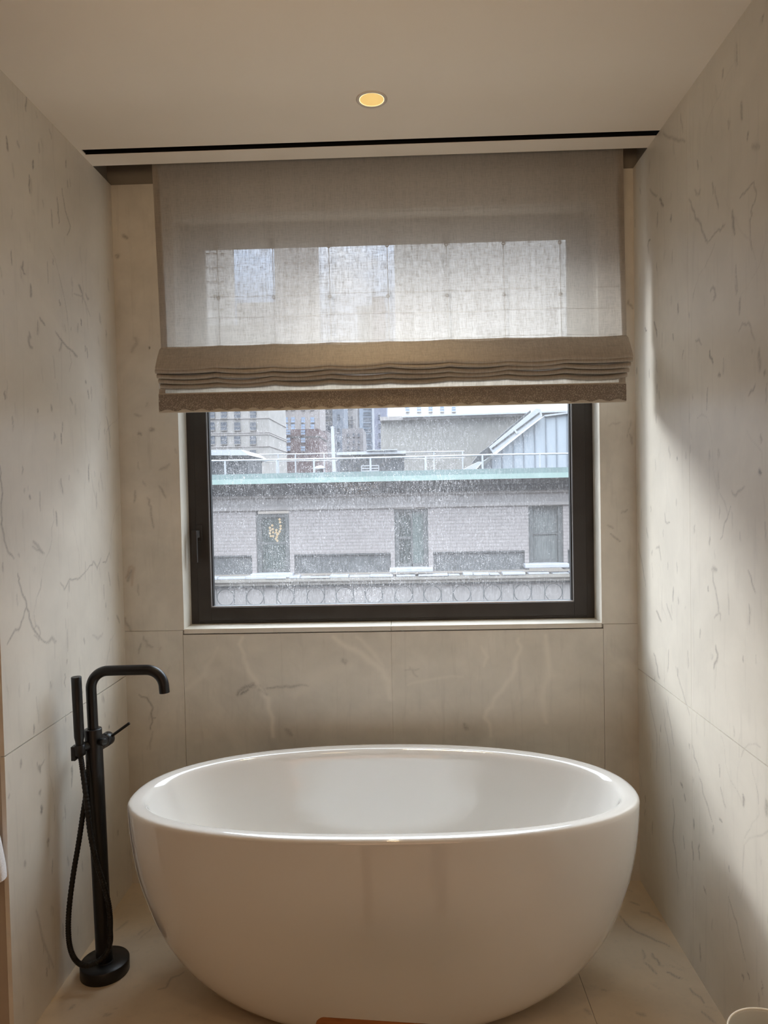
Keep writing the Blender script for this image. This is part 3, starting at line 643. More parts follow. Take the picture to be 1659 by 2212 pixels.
# ------------------------------------------------------------------ ceiling downlight
lc = Vector((-.0705, 2.1575, ZC))
ceil = bpy.data.objects['ceiling']
def emis(name, c, s):
    m, nt, out = newmat(name); e = N(nt, 'ShaderNodeEmission'); f = noise(nt, coords(nt), 30, 2)
    L(nt, ramp(nt, f, [(.3, tuple(x*.97 for x in c)), (.7, c)]), e.inputs[0]); e.inputs[1].default_value = s; L(nt, e.outputs[0], out.inputs[0]); return m
M_['lens'] = emis('warm_lamp', (1, .82, .45), 3.0); M_['trim'] = pbr('downlight_trim', (.60, .55, .49), .5)
M_['refl'] = pbr('gold_reflector', (.85, .62, .26), .35, metal=.2)
m_, nt_, o_ = newmat('glowing_reflector'); e_ = N(nt_, 'ShaderNodeEmission'); f_ = noise(nt_, coords(nt_), 20, 2)
L(nt_, ramp(nt_, f_, [(.3, (.93, .60, .20)), (.7, (1., .66, .23))]), e_.inputs[0]); e_.inputs[1].default_value = .95; L(nt_, e_.outputs[0], o_.inputs[0]); M_['glow'] = m_
dl = root('ceiling_downlight', lc, 'small round recessed ceiling light glowing warm yellow', 'light')
MB().lathe([(.0362, -.0012), (.0385, -.003), (.044, -.0032), (.0462, -.001), (.0462, .0002)], lc, 64, cap0=False, cap1=False).build('trim_ring', M_['trim'], dl)
MB().lathe([(.0364, -.0014), (.0355, .001), (.030, .030), (.026, .045)], lc, 64, cap0=False, cap1=False).build('reflector', M_['glow'], dl)
MB().lathe([(.0005, .0445), (.026, .0445)], lc, 48, cap0=False, cap1=False).build('lamp_lens', M_['lens'], dl)
MB().lathe([(.0355, -.0016), (.0364, -.0016), (.0364, .0005), (.0355, .0005)], lc, 64, cap0=False, cap1=False).build('glowing_lip', M_['lens'], dl)
# ------------------------------------------------------------------ stool, bin, towel at the edges of the frame
def wood_mat():
    m, nt, out = newmat('reddish_wood'); p = N(nt, 'ShaderNodeBsdfPrincipled'); v = coords(nt, (1, 9, 9))
    L(nt, ramp(nt, noise(nt, v, 7, 6, .6, .6), [(.3, (.075, .020, .005)), (.7, (.16, .046, .011))]), p.inputs['Base Color']); p.inputs['Roughness'].default_value = .9; p.inputs['Specular IOR Level'].default_value = 0.
    L(nt, p.outputs[0], out.inputs[0]); return m
M_['wood'] = wood_mat()
sp0 = atz(686, 2194.5, .45); st_dir = (atz(870, 2206.5, .45)-sp0); st_dir.z = 0; ang = math.atan2(st_dir.y, st_dir.x)
SW, SD = .40, .26
stool = empty('wooden_stool', sp0*1, 'reddish brown wooden stool edge in front of the tub', 'stool'); stool.location.z = 0; stool.rotation_euler.z = ang
def rrect(x0, x1, y0, y1, r, z, n=6):
    out = []
    for cx, cy, a0 in ((x1-r, y1-r, 0), (x0+r, y1-r, 90), (x0+r, y0+r, 180), (x1-r, y0+r, 270)):
        for k in range(n+1):
            a = math.radians(a0+90*k/n); out.append((cx+r*math.cos(a), cy+r*math.sin(a), z))
    return out
s_ = MB(); s_.rings([rrect(.002, SW-.002, -SD+.002, -.002, .012, .422), rrect(0, SW, -SD, 0, .012, .425), rrect(0, SW, -SD, 0, .012, .447), rrect(.002, SW-.002, -SD+.002, -.002, .012, .45)], smooth=False)
s_.build('seat', M_['wood'], stool)
for sx in (.04, SW-.04):
    for sy in (-.04, -SD+.04):
        MB().box(sx-.018, sx+.018, sy-.018, sy+.018, 0, .422).build('leg', M_['wood'], stool, bevel=.003)
for sy in (-.04, -SD+.04): MB().box(.058, SW-.058, sy-.01, sy+.01, .36, .40).build('apron', M_['wood'], stool, bevel=.002)
bc = Vector((.756, 1.512, 0)); M_['bin'] = pbr('pale_bin', (.62, .57, .48), .4, var=.03); M_['rim'] = pbr('bin_rim', (.86, .78, .64), .35)
bin_ = root('waste_bin', bc, 'round pale waste bin with a thin light rim at bottom right', 'bin')
MB().lathe([(.072, 0), (.075, .004), (.089, .296), (.0895, .30), (.0865, .30), (.086, .296), (.072, .012)], bc, 64).build('bin_body', M_['bin'], bin_)
MB().torus(bc+Vector((0, 0, .3015)), .088, .0022, 'z', 64, 8).build('bin_rim', M_['rim'], bin_)
def terry():
    m, nt, out = newmat('white_terry'); p = N(nt, 'ShaderNodeBsdfPrincipled'); v = coords(nt)
    L(nt, ramp(nt, noise(nt, v, 300, 2), [(.3, (.74, .73, .74)), (.7, (.9, .89, .9))]), p.inputs['Base Color']); p.inputs['Roughness'].default_value = .95
    b = N(nt, 'ShaderNodeBump'); b.inputs['Strength'].default_value = .7; b.inputs['Distance'].default_value = .002; L(nt, noise(nt, v, 420, 2), b.inputs['Height']); L(nt, b.outputs[0], p.inputs['Normal'])
    L(nt, p.outputs[0], out.inputs[0]); return m
M_['terry'] = terry()
tz0 = at(5, 1902, 1.81).z; te = at(13, 1885, 1.81).x; tw = MB(); rs = []
for k in range(24):
    q = k/23; z = tz0+.78*q; xe = te-.20*(z-tz0) + (-.006 if q < .02 else 0)
    pr = [(-1.55, 1.79), (xe-.012, 1.792), (xe-.003, 1.800), (xe, 1.815), (xe-.003, 1.832), (xe-.012, 1.844), (-1.55, 1.8465)]
    if k in (3,): pr = [(x_+(.003 if x_ > -1.4 else 0), y_-.0015) for x_, y_ in pr]
    rs.append([(x_, y_, z) for x_, y_ in pr])
tw.rings(rs); tob = tw.build('bath_towel', M_['terry'], org=(-1.3, 1.82, tz0)); tag(tob, 'white terry towel hanging at the far left edge', 'towel')
sbv = tob.modifiers.new('s', 'SUBSURF'); sbv.levels = sbv.render_levels = 1

# ------------------------------------------------------------------ OUTSIDE
OUT = .345
_pbr = pbr
def pbr(name, c, *a, **k): return _pbr(name, tuple(x*OUT for x in c), *a, **k)
def brick_mat(name, c1, c2, mortar, sx=.22, sz=.075):
    m, nt, out = newmat(name); p = N(nt, 'ShaderNodeBsdfPrincipled'); tc = N(nt, 'ShaderNodeTexCoord'); sp = N(nt, 'ShaderNodeSeparateXYZ'); cb = N(nt, 'ShaderNodeCombineXYZ')
    L(nt, tc.outputs['Object'], sp.inputs[0]); L(nt, sp.outputs[0], cb.inputs[0]); L(nt, sp.outputs[2], cb.inputs[1])
    b = N(nt, 'ShaderNodeTexBrick'); b.inputs['Scale'].default_value = 1; b.inputs['Brick Width'].default_value = sx*2.2; b.inputs['Row Height'].default_value = sz; b.inputs['Mortar Size'].default_value = sz*.16
    for k, c in (('Color1', c1), ('Color2', c2), ('Mortar', mortar)): b.inputs[k].default_value = (*[x*OUT for x in c], 1)
    L(nt, cb.outputs[0], b.inputs['Vector']); f = noise(nt, tc.outputs['Object'], .9, 4)
    L(nt, mix(nt, mapr(nt, f, .35, .7, 0, .45), b.outputs[0], tuple(x*.36 for x in c1)), p.inputs['Base Color']); p.inputs['Roughness'].default_value = .9; L(nt, p.outputs[0], out.inputs[0]); return m
M_['fbrick'] = brick_mat('pale_brick', (.59, .52, .50), (.65, .575, .55), (.47, .42, .40), .22, .125)
M_['fstone'] = pbr('pale_limestone', (.61, .555, .525), .9, var=.1, scale=1.2, stretch=(1, 1, .4))
M_['ftan'] = pbr('weathered_tan_stone', (.46, .41, .35), .9, var=.18, scale=1.5)
M_['fdark'] = pbr('shadowed_cornice', (.105, .095, .098), .9, var=.2, scale=1.0, stretch=(.3, 1, 3))  # shade of the cornice put into its colour
M_['fgrey'] = pbr('shade_and_groove_grey', (.20, .20, .20), .9, var=.25, scale=2)  # dark tone includes the shade of the recessed spandrels
M_['copper'] = pbr('verdigris_copper', (.30, .42, .41), .7, var=.12, scale=1.5)
M_['copper_l'] = pbr('pale_verdigris', (.52, .72, .66), .6, var=.08, scale=1.5)
M_['snow'] = pbr('snow', (.82, .84, .90), .9, var=.08, scale=5)
M_['fpane'] = pbr('facade_window_pane', (.10, .125, .12), .2, var=.4, scale=2, stretch=(3, 1, .4))
M_['fcurt'] = pbr('grey_curtain', (.30, .31, .30), .9, var=.25, scale=6, stretch=(6, 1, .2))
M_['fsash'] = pbr('facade_sash', (.21, .215, .21), .7)
M_['fgreen'] = pbr('green_shutter', (.22, .27, .25), .7)
M_['white_rail'] = pbr('white_painted_metal', (.80, .82, .86), .5)
M_['shed'] = pbr('dark_shed', (.10, .105, .115), .8, var=.3, scale=2)
m_, nt_, o_ = newmat('clear_facade_pane'); t_ = N(nt_, 'ShaderNodeBsdfTransparent'); d_ = N(nt_, 'ShaderNodeBsdfDiffuse')
L(nt_, ramp(nt_, noise(nt_, coords(nt_), 3, 3), [(.3, (.07, .085, .08)), (.7, (.12, .14, .13))]), d_.inputs[0]); x_ = N(nt_, 'ShaderNodeMixShader'); x_.inputs[0].default_value = .4
L(nt_, t_.outputs[0], x_.inputs[1]); L(nt_, d_.outputs[0], x_.inputs[2]); L(nt_, x_.outputs[0], o_.inputs[0]); M_['fclear'] = m_
FYD = 27.0
zf = lambda y: at(845, y, FYD).z
xf = lambda x, y=1150: at(x, y, FYD).x
X0, X1 = xf(330), xf(1420)
facade = root('neighbouring_building', (xf(845), FYD, zf(1500)), 'pale brick building across the street with three windows and copper gutter', 'building')
wins = [(553, 625, 1106, 1233, 'a'), (852, 925, 1100, 1226, 'b'), (1142, 1217, 1096, 1222, 'c')]
# wall with openings
zb0, zb1 = zf(1236), zf(1099)
wx = [X0]+[q for w in wins for q in (xf(w[0]), xf(w[1]))]+[X1]
wl = MB()
for i in range(0, len(wx), 2): wl.box(wx[i], wx[i+1], FYD, FYD+.5, zf(1195), zb1)
for i in range(0, len(wx), 2): wl.box(wx[i], wx[i+1], FYD+.16, FYD+.5, zb0, zf(1195))
for i, (a, b) in enumerate([(625, 634), (543, 553), (843, 852), (925, 935), (1133, 1142), (1217, 1226)]): wl.box(xf(a), xf(b), FYD, FYD+.2, zb0, zf(1195))
wl.build('brick_wall', M_['fbrick'], facade)
for a, b in [(380, 543), (634, 843), (935, 1133), (1226, 1400)]:
    MB().box(xf(a), xf(b), FYD+.10, FYD+.17, zb0, zf(1196)).box(xf(a), xf(b), FYD+.0, FYD+.12, zf(1197), zf(1194)).build('spandrel_panel', M_['fgrey'], facade)
MB().box(X0, X1, FYD-.02, FYD+.5, zf(1099), zf(1089)).box(X0, X1, FYD-.10, FYD+.5, zf(1097), zf(1091)).box(X0, X1, FYD+.02, FYD+.5, zf(1091), zf(1067)).box(X0, X1, FYD-.14, FYD+.5, zf(1069.5), zf(1065)).build('frieze_band', M_['fstone'], facade)
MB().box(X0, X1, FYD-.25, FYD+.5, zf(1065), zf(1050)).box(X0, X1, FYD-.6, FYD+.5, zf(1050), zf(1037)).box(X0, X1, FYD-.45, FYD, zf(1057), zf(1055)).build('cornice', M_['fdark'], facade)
MB().box(X0, X1, FYD-.95, FYD-.6, zf(1040), zf(1029.5), 1).box(X0, X1, FYD-.85, FYD+.49, zf(1029.5), zf(1018.5), 0).build('copper_gutter', [M_['copper'], M_['copper_l']], facade)
ldg = MB().box(X0, X1, FYD-.30, FYD+.5, zf(1258), zf(1244)).box(X0, X1, FYD-.42, FYD+.5, zf(1250), zf(1246)).build('ledge', M_['ftan'], facade)
sn = MB(); 
k = X0
while k < X1:
    w_ = random.uniform(.3, 1.1); sn.box(k, k+w_, FYD-.36+random.uniform(0, .12), FYD+.1, zf(1244), zf(1244)+random.uniform(.03, .11)); k += w_+random.choice([0, .02, .12])
sn.build('ledge_snow', M_['snow'], facade, bevel=.03)
MB().box(X0, X1, FYD-.12, FYD+.5, zf(1264), zf(1258)).build('ledge_painted_shade', M_['fgrey'], facade)  # dark strip painted as the shade below the ledge
MB().box(X0, X1, FYD, FYD+.5, zf(1420), zf(1263)).build('lower_frieze', M_['fstone'], facade)
cxp = [487-64.5*2, 487-64.5]+[487, 551, 617, 682, 745, 808, 872.5, 934.5, 998, 1064, 1129, 1196, 1260]
zc_ = zf(1285)
for c in cxp:
    X = xf(c, 1285); m_b = MB().torus((X, FYD, zc_), .315, .014, 'y', 36, 6)
    for sx in (-.335, .335): m_b.box(X+sx-.012, X+sx+.012, FYD-.012, FYD+.01, zf(1330), zf(1265))
    m_b.build('medallion', M_['fsash'], facade)
for x0_, x1_, y0_, y1_, kd_ in wins:
    xa, xb = xf(x0_), xf(x1_); za, zb_ = zf(y1_), zf(y0_)
    fr = MB(); D = FYD+.22
    fr.box(xa, xa+.17, D-.1, D+.1, za, zb_).box(xb-.17, xb, D-.1, D+.1, za, zb_).box(xa, xb, D-.05, D+.1, zb_-.12, zb_).box(xa, xb, D, D+.1, za, za+.12)
    mid = (za+zb_)/2; 
    if kd_ == 'b': fr.box(xa+.1, xa+.66, D+.02, D+.1, mid-.04, mid+.04).box(xa+.62, xa+.68, D, D+.1, za, zb_)
    else: fr.box(xa+.1, xb-.1, D+.02, D+.1, mid-.035, mid+.035)
    fo = fr.build('window', M_['fsash'], facade)
    if kd_ == 'a':
        MB().box(xa+.1, xb-.1, D+.03, D+.035, za, zb_).build('pane', M_['fclear'], fo)
        MB().box(xa-.1, xb+.1, D+.62, D+.64, za-.1, zb_).build('dark_room', M_['fpane'], fo)
    else: MB().box(xa+.05, xb-.05, D+.08, D+.10, za, zb_).build('pane', M_['fcurt'] if kd_ == 'c' else M_['fpane'], fo)
    if kd_ == 'b': MB().box(xa+.68, xb-.1, D+.03, D+.07, za+.12, zb_-.1).build('shutter', M_['fgreen'], fo)
    if kd_ == 'a': MB().box(xa+.32, xa+.75, D+.50, D+.53, za+.12, zb_-.1).build('curtain', M_['fgreen'], fo)
    MB().box(xa-.20, xb+.14, FYD-.30, FYD+.2, zf(y1_+9), zf(y1_)).build('window_sill', M_['snow'], facade, bevel=.03)
# warm lamp glints behind the left window
ch = root('lit_chandelier', (xf(597), FYD+.52, zf(1165)), 'small warm chandelier glowing behind the left window across the street', 'chandelier')
M_['chl'] = emis('chandelier_glow', (1, .72, .38), 1.7); gm = MB()
for pxx, pyy in [(583,1140),(584,1146),(583,1152),(585,1158),(588,1135),(589,1143),(590,1150),(590,1158),(597,1145),(597,1150),(599,1155),(601,1153),(604,1148),(606,1142),(606,1136),(604,1122),(605,1128),(598,1160),(596,1164),(599,1168)]:
    p_ = at(pxx, pyy, FYD+.52); gm.lathe([(.006, -.05), (.04, -.025), (.05, 0), (.04, .025), (.006, .05)], p_, 10)
gm.build('glass_drops', M_['chl'], ch)
MB().tube([at(597, 1168, FYD+.52), at(597, 1112, FYD+.52)], .012, 8).build('chain', M_['shed'], ch)

# things on the roof opposite
RY = 28.0
zr = zf(1021)
def rail(name, Y, pts_top, pts_mid, posts, label, r=.025):
    o = root(name, (at(845, 1000, Y).x, Y, zr), label, 'railing')
    MB().tube([at(*p, Y) for p in pts_top], r, 8).build('top_rail', M_['white_rail'], o)
    if pts_mid: MB().tube([at(*p, Y) for p in pts_mid], r*.8, 8).build('middle_rail', M_['white_rail'], o)
    for x, yt, yb in posts:
        a = at(x, yt, Y); MB().tube([a, Vector((a.x, a.y, zr))], r*1.1, 8).build('post', M_['white_rail'], o)
    return o
rail('roof_railing', RY, [(380, 997), (456, 995.5), (600, 993), (760, 990), (900, 986.5), (1060, 982.5), (1226, 980), (1300, 979)], None,
     [(486, 996, 0), (598, 993, 0), (678, 992, 0), (800, 989, 0), (919, 986, 0), (1042, 983, 0), (1166, 981, 0)], 'white metal railing along the front edge of the roof opposite', .035)
rail('roof_railing', 33.0, [(541, 982), (640, 981), (726, 979)], [(541, 997.5), (640, 996), (728, 995)], [(541, 982, 0), (601, 981.5, 0), (638, 981, 0), (700, 980, 0)], 'white two bar roof railing behind, between dark shed and tall pole', .03)
rail('roof_railing', 33.0, [(870, 977.5), (937, 976), (1003, 975)], [(870, 991.5), (937, 990), (1003, 989)], [(937, 976, 0), (999, 975, 0)], 'white two bar roof railing in front of the grey blank wall', .028)
# brace under the left post
br_ = at(486, 996, RY)
po = root('vent_pole', (at(720, 1018, 29).x, 29, zr), 'tall white vent pole standing on the roof opposite', 'pole')
a = at(718, 923, 29); b = at(722, 1018, 29); MB().tube([(b.x, 29, zr), (b.x-.02, 29, (a.z+zr)/2), (a.x, 29, a.z)], [.075, .07, .062], 16).build('pole_tube', M_['white_rail'], po)
MB().tube([(a.x, 29, a.z-.01), (a.x, 29, a.z+.03)], .075, 16).build('pole_cap', M_['white_rail'], po)
dv = at(691, 1013, 29); dome = root('roof_vent', (dv.x, 29, zr), 'low white mushroom vent on the roof beside the tall pole', 'vent')
MB().lathe([(.12, zr), (.12, dv.z)], (dv.x, 29, 0), 24).build('vent_neck', M_['shed'], dome)
MB().lathe([(.20, dv.z-.01), (.22, dv.z), (.20, dv.z+.07), (.12, dv.z+.12), (.02, dv.z+.14)], (dv.x, 29, 0), 24).build('vent_hood', M_['white_rail'], dome)
# left shed
def px_box(mb_, x0, x1, y0, y1, Y, d, mi=0):
    a = at(x0, y1, Y); b = at(x1, y0, Y); mb_.box(a.x, b.x, Y, Y+d, a.z, b.z, mi); return mb_
sh = root('roof_shed', (at(480, 1000, 30).x, 30, zr), 'dark rooftop shed with a white flat roof at the left', 'shed')
px_box(MB(), 380, 535, 982, 1030, 30, 3).build('shed_wall', M_['shed'], sh)
pts = [at(380, 984, 29.8), at(541, 984, 29.8), at(523, 972, 29.8), at(380, 974, 29.8)]
MB().prism([(p.x, p.z) for p in pts], 29.6, 33.4).build('shed_roof', M_['white_rail'], sh)
sh2 = root('roof_shed', (at(800, 1000, 31).x, 31, zr), 'dark rooftop shed with a pale curb, in the middle right of the pole', 'shed')
px_box(MB(), 735, 873, 984, 1030, 31, 3).build('shed_wall', M_['shed'], sh2)
px_box(px_box(MB(), 727, 876, 973.5, 983, 30.8, 3.4), 792, 858, 970.5, 974, 30.7, 2).build('shed_curb', M_['white_rail'], sh2)
gb = root('white_rack', (at(799, 1018, 28.6).x, 28.6, zr), 'small white two row rack in front of the dark middle shed', 'rack')
g1, g2 = at(781, 1018, 28.6), at(818, 1005.5, 28.6); zz0, zz1 = g1.z, g2.z; rk = MB()
for zz in (zz0+.01, (zz0+zz1)/2, zz1): rk.box(g1.x, g2.x, 28.58, 28.62, zz-.018, zz+.018)
for xx in (g1.x, (g1.x+g2.x)/2, g2.x): rk.box(xx-.016, xx+.016, 28.58, 28.62, zr-.1, zz1)
rk.build('rack_bars', M_['white_rail'], gb)
pb_ = at(799, 990, 28.6)
# metal clad penthouse on the right
def seam_mat():
    m, nt, out = newmat('pale_blue_seamed_metal'); p = N(nt, 'ShaderNodeBsdfPrincipled'); v = coords(nt); f = noise(nt, v, .8, 3)
    L(nt, ramp(nt, f, [(.3, (.235, .26, .285)), (.7, (.26, .285, .315))]), p.inputs['Base Color']); p.inputs['Roughness'].default_value = .5; L(nt, p.outputs[0], out.inputs[0]); return m
M_['seam'] = seam_mat(); M_['seamline'] = pbr('seam_blue_grey', (.40, .45, .52), .6); PY = 30.0  # seams are a darker blue grey than the wall
ph = root('metal_penthouse', (at(1140, 960, PY).x, PY, zr), 'pale blue metal clad penthouse with a sloping left edge on the roof', 'penthouse')
poly = [(1024, 1030), (1030, 1013), (1066, 985.5), (1120, 942), (1170, 903), (1178, 897), (1232, 890), (1420, 868), (1420, 1030)]
pw = [at(*p, PY) for p in poly]; MB().prism([(p.x, p.z) for p in pw], PY, PY+4).build('seamed_wall', M_['seam'], ph)
for sxp, yt in [(1062, 991), (1085, 972), (1109, 954), (1131, 935), (1155, 917), (1179, 899), (1202, 896), (1225, 893), (1250, 890), (1275, 888)]:
    t_ = at(sxp, yt, PY); MB().box(t_.x-.022, t_.x+.022, PY-.04, PY+.01, zr-.2, t_.z).build('seam', M_['seamline'], ph)
pts = [at(*p, PY-.1) for p in [(1176, 896.5), (1232, 889.5), (1420, 866), (1420, 870), (1232, 893), (1177, 900)]]; MB().prism([(p.x, p.z) for p in pts], PY-.15, PY+.1).build('top_trim', M_['white_rail'], ph)
def slant(nm, quad, Y, d, mt, par): 
    q = [at(*p, Y) for p in quad]; return MB().prism([(p.x, p.z) for p in q], Y, Y+d).build(nm, mt, par)
du = slant('sloping_duct', [(1057, 966), (1065, 980), (1172, 899), (1168, 884), (1158, 882)], PY-.5, .5, M_['white_rail'], ph)
for off in (4.2, 7.5): slant('duct_groove', [(1061+off*.25, 966.5+off*.35), (1063+off*.25, 968+off*.35), (1166.5, 889.5+off*.55), (1165, 888+off*.55)], PY-.53, .04, M_['fgrey'], du)
slant('duct_joint', [(1110, 929), (1113, 927), (1119, 935), (1116, 938)], PY-.55, .05, M_['white_rail'], du)
slant('dark_gutter', [(1020, 1000), (1035, 980), (1056, 964), (1100, 924), (1146, 886), (1147, 892), (1058, 967), (1066, 982), (1030, 1004)], PY-.3, .3, M_['shed'], ph)
slant('snow_triangle', [(1000, 1020), (1004, 1012), (1034, 997), (1042, 997), (1022, 1020)], PY-1.2, .5, M_['white_rail'], ph)  # white triangle of snow at the foot of the slope
slant('lower_rib', [(1024, 1020), (1046, 996), (1066, 982), (1068, 984), (1036, 1018)], PY-.6, .4, M_['fsash'], ph)
# grey blank wall of the annex behind
an = root('grey_annex', (at(980, 960, 36).x, 36, zr), 'blank grey rendered annex wall with pale coping behind the railings', 'building')
M_['render'] = pbr('grey_render', (.48, .445, .40), .95, var=.07, scale=1.5)
q = [at(*p, 36) for p in [(823.5, 1040), (822.5, 907), (1250, 893), (1250, 1040)]]; MB().prism([(p.x, p.z) for p in q], 36, 44).build('rendered_wall', M_['render'], an)
q = [at(*p, 35.8) for p in [(821, 909), (820.5, 901), (1250, 887), (1250, 895)]]; MB().prism([(p.x, p.z) for p in q], 35.7, 44.2).build('parapet', M_['fstone'], an)
q = [at(*p, 35.6) for p in [(868, 902), (868, 899.5), (940, 896.5), (1250, 886), (1250, 889.5)]]; MB().prism([(p.x, p.z) for p in q], 35.5, 36.5).build('coping', M_['snow'], an)

MB().box(X0, X1, FYD+.5, 46, zr-.4, zr-.004).build('roof_deck', M_['shed'], facade)
for o in (sh, sh2, gb, ph, an):
    for c in o.children_recursive:
        if c.type == 'MESH':
            for v_ in c.data.vertices: v_.co.z = max(v_.co.z, zr-o['_w'][2])
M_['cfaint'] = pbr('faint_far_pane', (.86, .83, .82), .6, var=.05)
# city behind: each building with its own windows
M_['cpane'] = pbr('city_pane_dark', (.13, .15, .19), .2, var=.4, scale=.7); M_['cpaneb'] = pbr('city_pane_blue', (.42, .55, .78), .2, var=.25, scale=.6)
def city(name, label, x0, x1, ytop, Y, wall, cols=(), rows=(), ww=10, wh=14, depth=20, pane='cpane', bands=(), yb=1075, bandmat='fstone'):
    a = at(x0, yb, Y); b = at(x1, ytop, Y)
    o = root(name, ((a.x+b.x)/2, Y, a.z), label, 'building')
    MB().box(a.x, b.x, Y, Y+depth, a.z, b.z).build('wall', wall, o)
    px_ = Y/F
    for y in bands:
        zc = at((x0+x1)/2, y, Y).z; MB().box(a.x-px_*1.5, b.x+px_*1.5, Y-px_*2, Y+depth+.1, zc-px_*1.3, zc+px_*1.3).build('string_course', M_[bandmat], o)
    first = None
    for y in rows:
        for x in cols:
            p = at(x, y, Y)
            if first is None:
                f_ = MB(); f_.box(-ww/2*px_, ww/2*px_, -.25, .05, -wh/2*px_, wh/2*px_, 0); 
                t = px_*1.1
                f_.box(-ww/2*px_-t*.5, ww/2*px_+t*.5, -.45, .05, -wh/2*px_-t, -wh/2*px_, 1).box(-ww/2*px_, ww/2*px_, -.32, .05, -t*.35, t*.35, 1)
                first = f_.build('window', [M_[pane], wall], o); me = first.data; first.location = Vector((p.x, Y, p.z))-Vector(o['_w'])
                for vv_ in me.vertices: vv_.co += Vector(o['_w'])
            else:
                c = first.copy(); col.objects.link(c); c.parent = o; c.location = Vector((p.x, Y, p.z))-Vector(o['_w'])
    return o
W = lambda n, c, v=.08, s=.15: pbr(n, c, .9, var=v, scale=s)
lime = W('ornate_limestone', (.60, .56, .52), .12, .4)
ob = city('limestone_building', 'ornate pale limestone corner block at far left seen through the glass', 340, 575, 700, 120, lime, [458, 484, 513, 547], [800, 833, 866, 895, 921, 951, 981, 1009], 13, 17, 18, bands=(905, 936, 966, 940, 850, 780))
xs_ = at(575, 950, 120).x; px_ = 120/F
sw_ = None
for k in range(6):
    for y in (862, 895, 921, 951, 981, 1009):
        z = at(575, y, 120).z; yy = 122+2.7*k
        if sw_ is None:
            sw_ = MB().box(xs_-.02, xs_+.22, yy-.45, yy+.45, z-.75, z+.75).build('side_window', M_['cpane'], ob); sw0 = (yy, z)
        else:
            c = sw_.copy(); col.objects.link(c); c.parent = ob; c.location = sw_.location+Vector((0, yy-sw0[0], z-sw0[1]))
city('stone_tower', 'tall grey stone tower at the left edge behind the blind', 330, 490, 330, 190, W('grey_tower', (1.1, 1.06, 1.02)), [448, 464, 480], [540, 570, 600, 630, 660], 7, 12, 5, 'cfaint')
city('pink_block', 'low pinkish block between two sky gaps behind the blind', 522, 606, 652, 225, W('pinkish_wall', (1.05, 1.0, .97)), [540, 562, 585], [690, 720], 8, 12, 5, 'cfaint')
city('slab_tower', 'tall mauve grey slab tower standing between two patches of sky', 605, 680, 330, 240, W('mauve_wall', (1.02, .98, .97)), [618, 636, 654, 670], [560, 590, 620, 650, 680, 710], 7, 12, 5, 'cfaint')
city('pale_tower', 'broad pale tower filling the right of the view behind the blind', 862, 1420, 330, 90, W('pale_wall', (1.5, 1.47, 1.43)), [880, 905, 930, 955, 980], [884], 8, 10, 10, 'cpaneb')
city('brick_rowhouse', 'dark red brick house with light windows beside the limestone block', 616, 689, 926, 150, brick_mat('dark_red_brick', (.20, .115, .12), (.25, .14, .14), (.16, .10, .10), .6, .3), [623, 655], [934, 951, 969], 9, 10, 15, 'cpaneb', bands=(944,), bandmat='fdark')
city('tan_block', 'tan block with blue reflecting windows above the brick house', 606, 689, 800, 210, W('tan_wall', (.50, .44, .42)), [618, 633, 655, 675], [850, 880, 907, 922], 8, 11, 15, 'cpaneb')
city('brownstone_block', 'dark brown block right of the red brick house', 692, 706, 930, 172, W('brown_wall', (.17, .13, .14)), [695, 701], [945, 965, 985], 4, 8, 14)
city('charcoal_block', 'charcoal grey narrow block left of the tall pole', 690, 718, 918, 226, W('charcoal_wall', (.15, .155, .185)), [700, 712], [940, 962], 4, 8, 14, 'cpaneb')
city('office_slab', 'pale office slab above the charcoal block', 690, 724, 790, 262, W('office_wall', (.56, .53, .52)), [690, 698, 706, 714], [880, 890, 903, 914], 5, 5, 18)
city('slate_tower', 'slate blue narrow tower right of the tall pole', 722, 742, 840, 250, W('slate_wall', (.30, .34, .42)), [732], [900, 930, 960], 5, 9, 18)
city('cream_tower', 'cream stone tower stepping down in the city distance', 736, 766, 760, 270, W('cream_wall', (.58, .54, .53)), [744, 752, 760], [880, 903, 912, 921], 5, 6, 18)
city('mottled_block', 'mottled grey low block in front of the cream tower', 742, 784, 925, 210, W('mottled_wall', (.33, .30, .31), .2, .3), [752, 764, 775], [940, 955, 968], 4, 6, 18)
city('stone_spire_block', 'narrow grey stepped tower left of the glass tower', 764, 781, 800, 345, W('step_wall', (.42, .41, .44)), [769, 776], [890, 905, 920], 3, 6, 20)
gt = city('glass_tower', 'blue glass tower with rows of dark window bands', 780, 812, 660, 320, W('glass_tower_wall', (.46, .54, .66)), [793], [880, 893, 905, 917, 929, 941, 953, 965], 16, 5, 24)
q0, q1 = at(806, 1000, 319), at(810.5, 660, 319); MB().box(q0.x, q1.x, 318, 319.9, q0.z, q1.z).build('painted_sunlit_edge', M_['snow'], gt)  # white strip paints the sunlight on the tower edge
city('lavender_tower', 'lavender blue tower wedged beside the grey annex', 812, 830, 640, 280, W('lavender_wall', (.42, .44, .58)), [820], [900, 920, 940, 960], 5, 8, 20)
city('distant_block', 'faint pale block under the second patch of sky', 756, 846, 742, 400, W('faint_wall', (1.2, 1.2, 1.25)), [775, 800, 825], [752, 764], 6, 7, 20, 'cfaint')

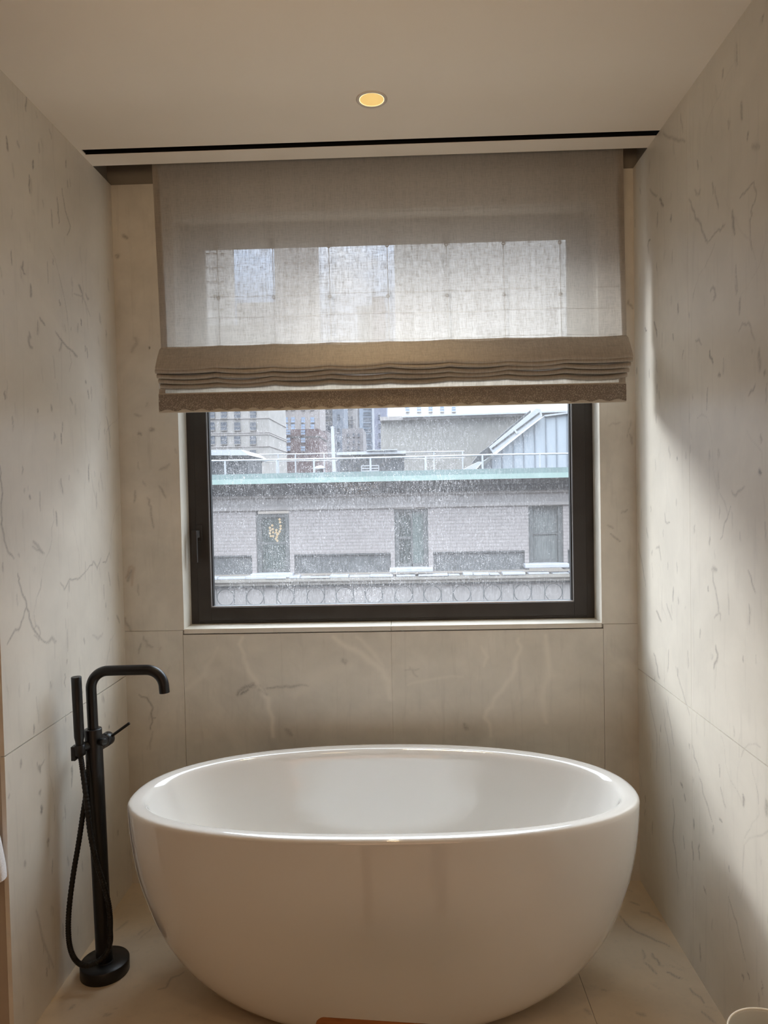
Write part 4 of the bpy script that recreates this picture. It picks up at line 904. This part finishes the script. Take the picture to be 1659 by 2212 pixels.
# ------------------------------------------------------------------ sky, sun, downlight, added fill lamps
w = bpy.data.worlds.new('sky'); scn.world = w; w.use_nodes = True; nt = w.node_tree; nt.nodes.clear()
out = nt.nodes.new('ShaderNodeOutputWorld'); bg = nt.nodes.new('ShaderNodeBackground')
tc = N(nt, 'ShaderNodeTexCoord'); sp = N(nt, 'ShaderNodeSeparateXYZ'); L(nt, tc.outputs['Generated'], sp.inputs[0])
skyc = ramp(nt, sp.outputs[2], [(.0, (.30, .29, .28)), (.02, (.80, .87, .98)), (.30, (.55, .72, 1.0)), (.5, (.76, .88, 1.)), (1., (.78, .89, 1.))])
mp = N(nt, 'ShaderNodeMapping'); mp.inputs['Scale'].default_value = (1, 1, 2.2); L(nt, tc.outputs['Generated'], mp.inputs[0])
cl = mapr(nt, noise(nt, mp.outputs[0], 5, 6, .6, .3), .45, .65, 0, .55)
cl = math_(nt, 'MULTIPLY', cl, mapr(nt, sp.outputs[2], .0, .05))
L(nt, mix(nt, cl, skyc, (1.0, 1.0, 1.0)), bg.inputs[0]); L(nt, mapr(nt, sp.outputs[2], .24, .48, 1.65, 9.6), bg.inputs[1]); L(nt, bg.outputs[0], out.inputs[0])
def lamp(kind, name, loc, energy, color, **k):
    d = bpy.data.lights.new(name, kind); d.energy = energy; d.color = color
    for a_, b_ in k.items(): setattr(d, a_, b_)
    o = bpy.data.objects.new(name, d); col.objects.link(o); o.location = loc; return o
sun = lamp('SUN', 'low_sun', (-8, 12, 9), 2.6, (.97, .99, 1.), angle=math.radians(15))
sun.rotation_euler = Vector((1.05, -1, -.70)).to_track_quat('-Z', 'Y').to_euler()
a1 = lamp('AREA', 'room_fill', (-1.3, .2, 2.55), 2.5, (1, .70, .46), shape='RECTANGLE', size=1.6, size_y=1.6)  # added warm fill for the room, no lamp known here
a2 = lamp('AREA', 'rear_fill', (.0, -1.2, 2.5), 1.6, (1, .68, .45), shape='RECTANGLE', size=1.4, size_y=.8)  # second added fill, unseen behind the camera
sp_ = lamp('SPOT', 'downlight_lamp', (lc.x, lc.y, ZC-.004), 14.0, (1, .78, .48), spot_size=math.radians(95), spot_blend=.9, shadow_soft_size=.03)

a3 = lamp('AREA', 'ceiling_fill', (-.3, -.2, 2.0), 3, (1, .78, .54), shape='RECTANGLE', size=1.2, size_y=1.2); a3.rotation_euler = (math.pi, 0, 0)  # added upward fill that brightens the ceiling
up_ = lamp('SPOT', 'ceiling_fill_spot', (-.4, -.6, 1.75), 72, (1, .74, .45), spot_size=math.radians(50), spot_blend=1., shadow_soft_size=.3); up_.rotation_euler = (Vector((-.1, 1.9, 2.62))-up_.location).to_track_quat('-Z', 'Y').to_euler()  # added spot aimed at the alcove ceiling to lift its brightness
rf = lamp('AREA', 'tub_front_fill', (.1, -1.7, 1.0), 7.5, (1, .60, .38), shape='RECTANGLE', size=1.6, size_y=1.2); rf.rotation_euler = (math.radians(90), 0, 0)  # added warm fill facing the tub front from the rear
fl = lamp('SPOT', 'floor_fill_spot', (-.07, .75, 2.60), 12, (1, .72, .42), spot_size=math.radians(100), spot_blend=1., shadow_soft_size=.05)  # added unseen spot that warms the floor before the tub
# clean helper props
for o in list(scn.objects):
    if '_w' in o: del o['_w']
scn.view_settings.view_transform = 'Standard'; scn.view_settings.look = 'None'; scn.view_settings.exposure = 0
cy = scn.cycles
cy.max_bounces = 8; cy.diffuse_bounces = 4; cy.glossy_bounces = 4; cy.transparent_max_bounces = 10; cy.transmission_bounces = 6
cy.caustics_reflective = False; cy.caustics_refractive = False; cy.sample_clamp_indirect = 6
cy.use_denoising = True
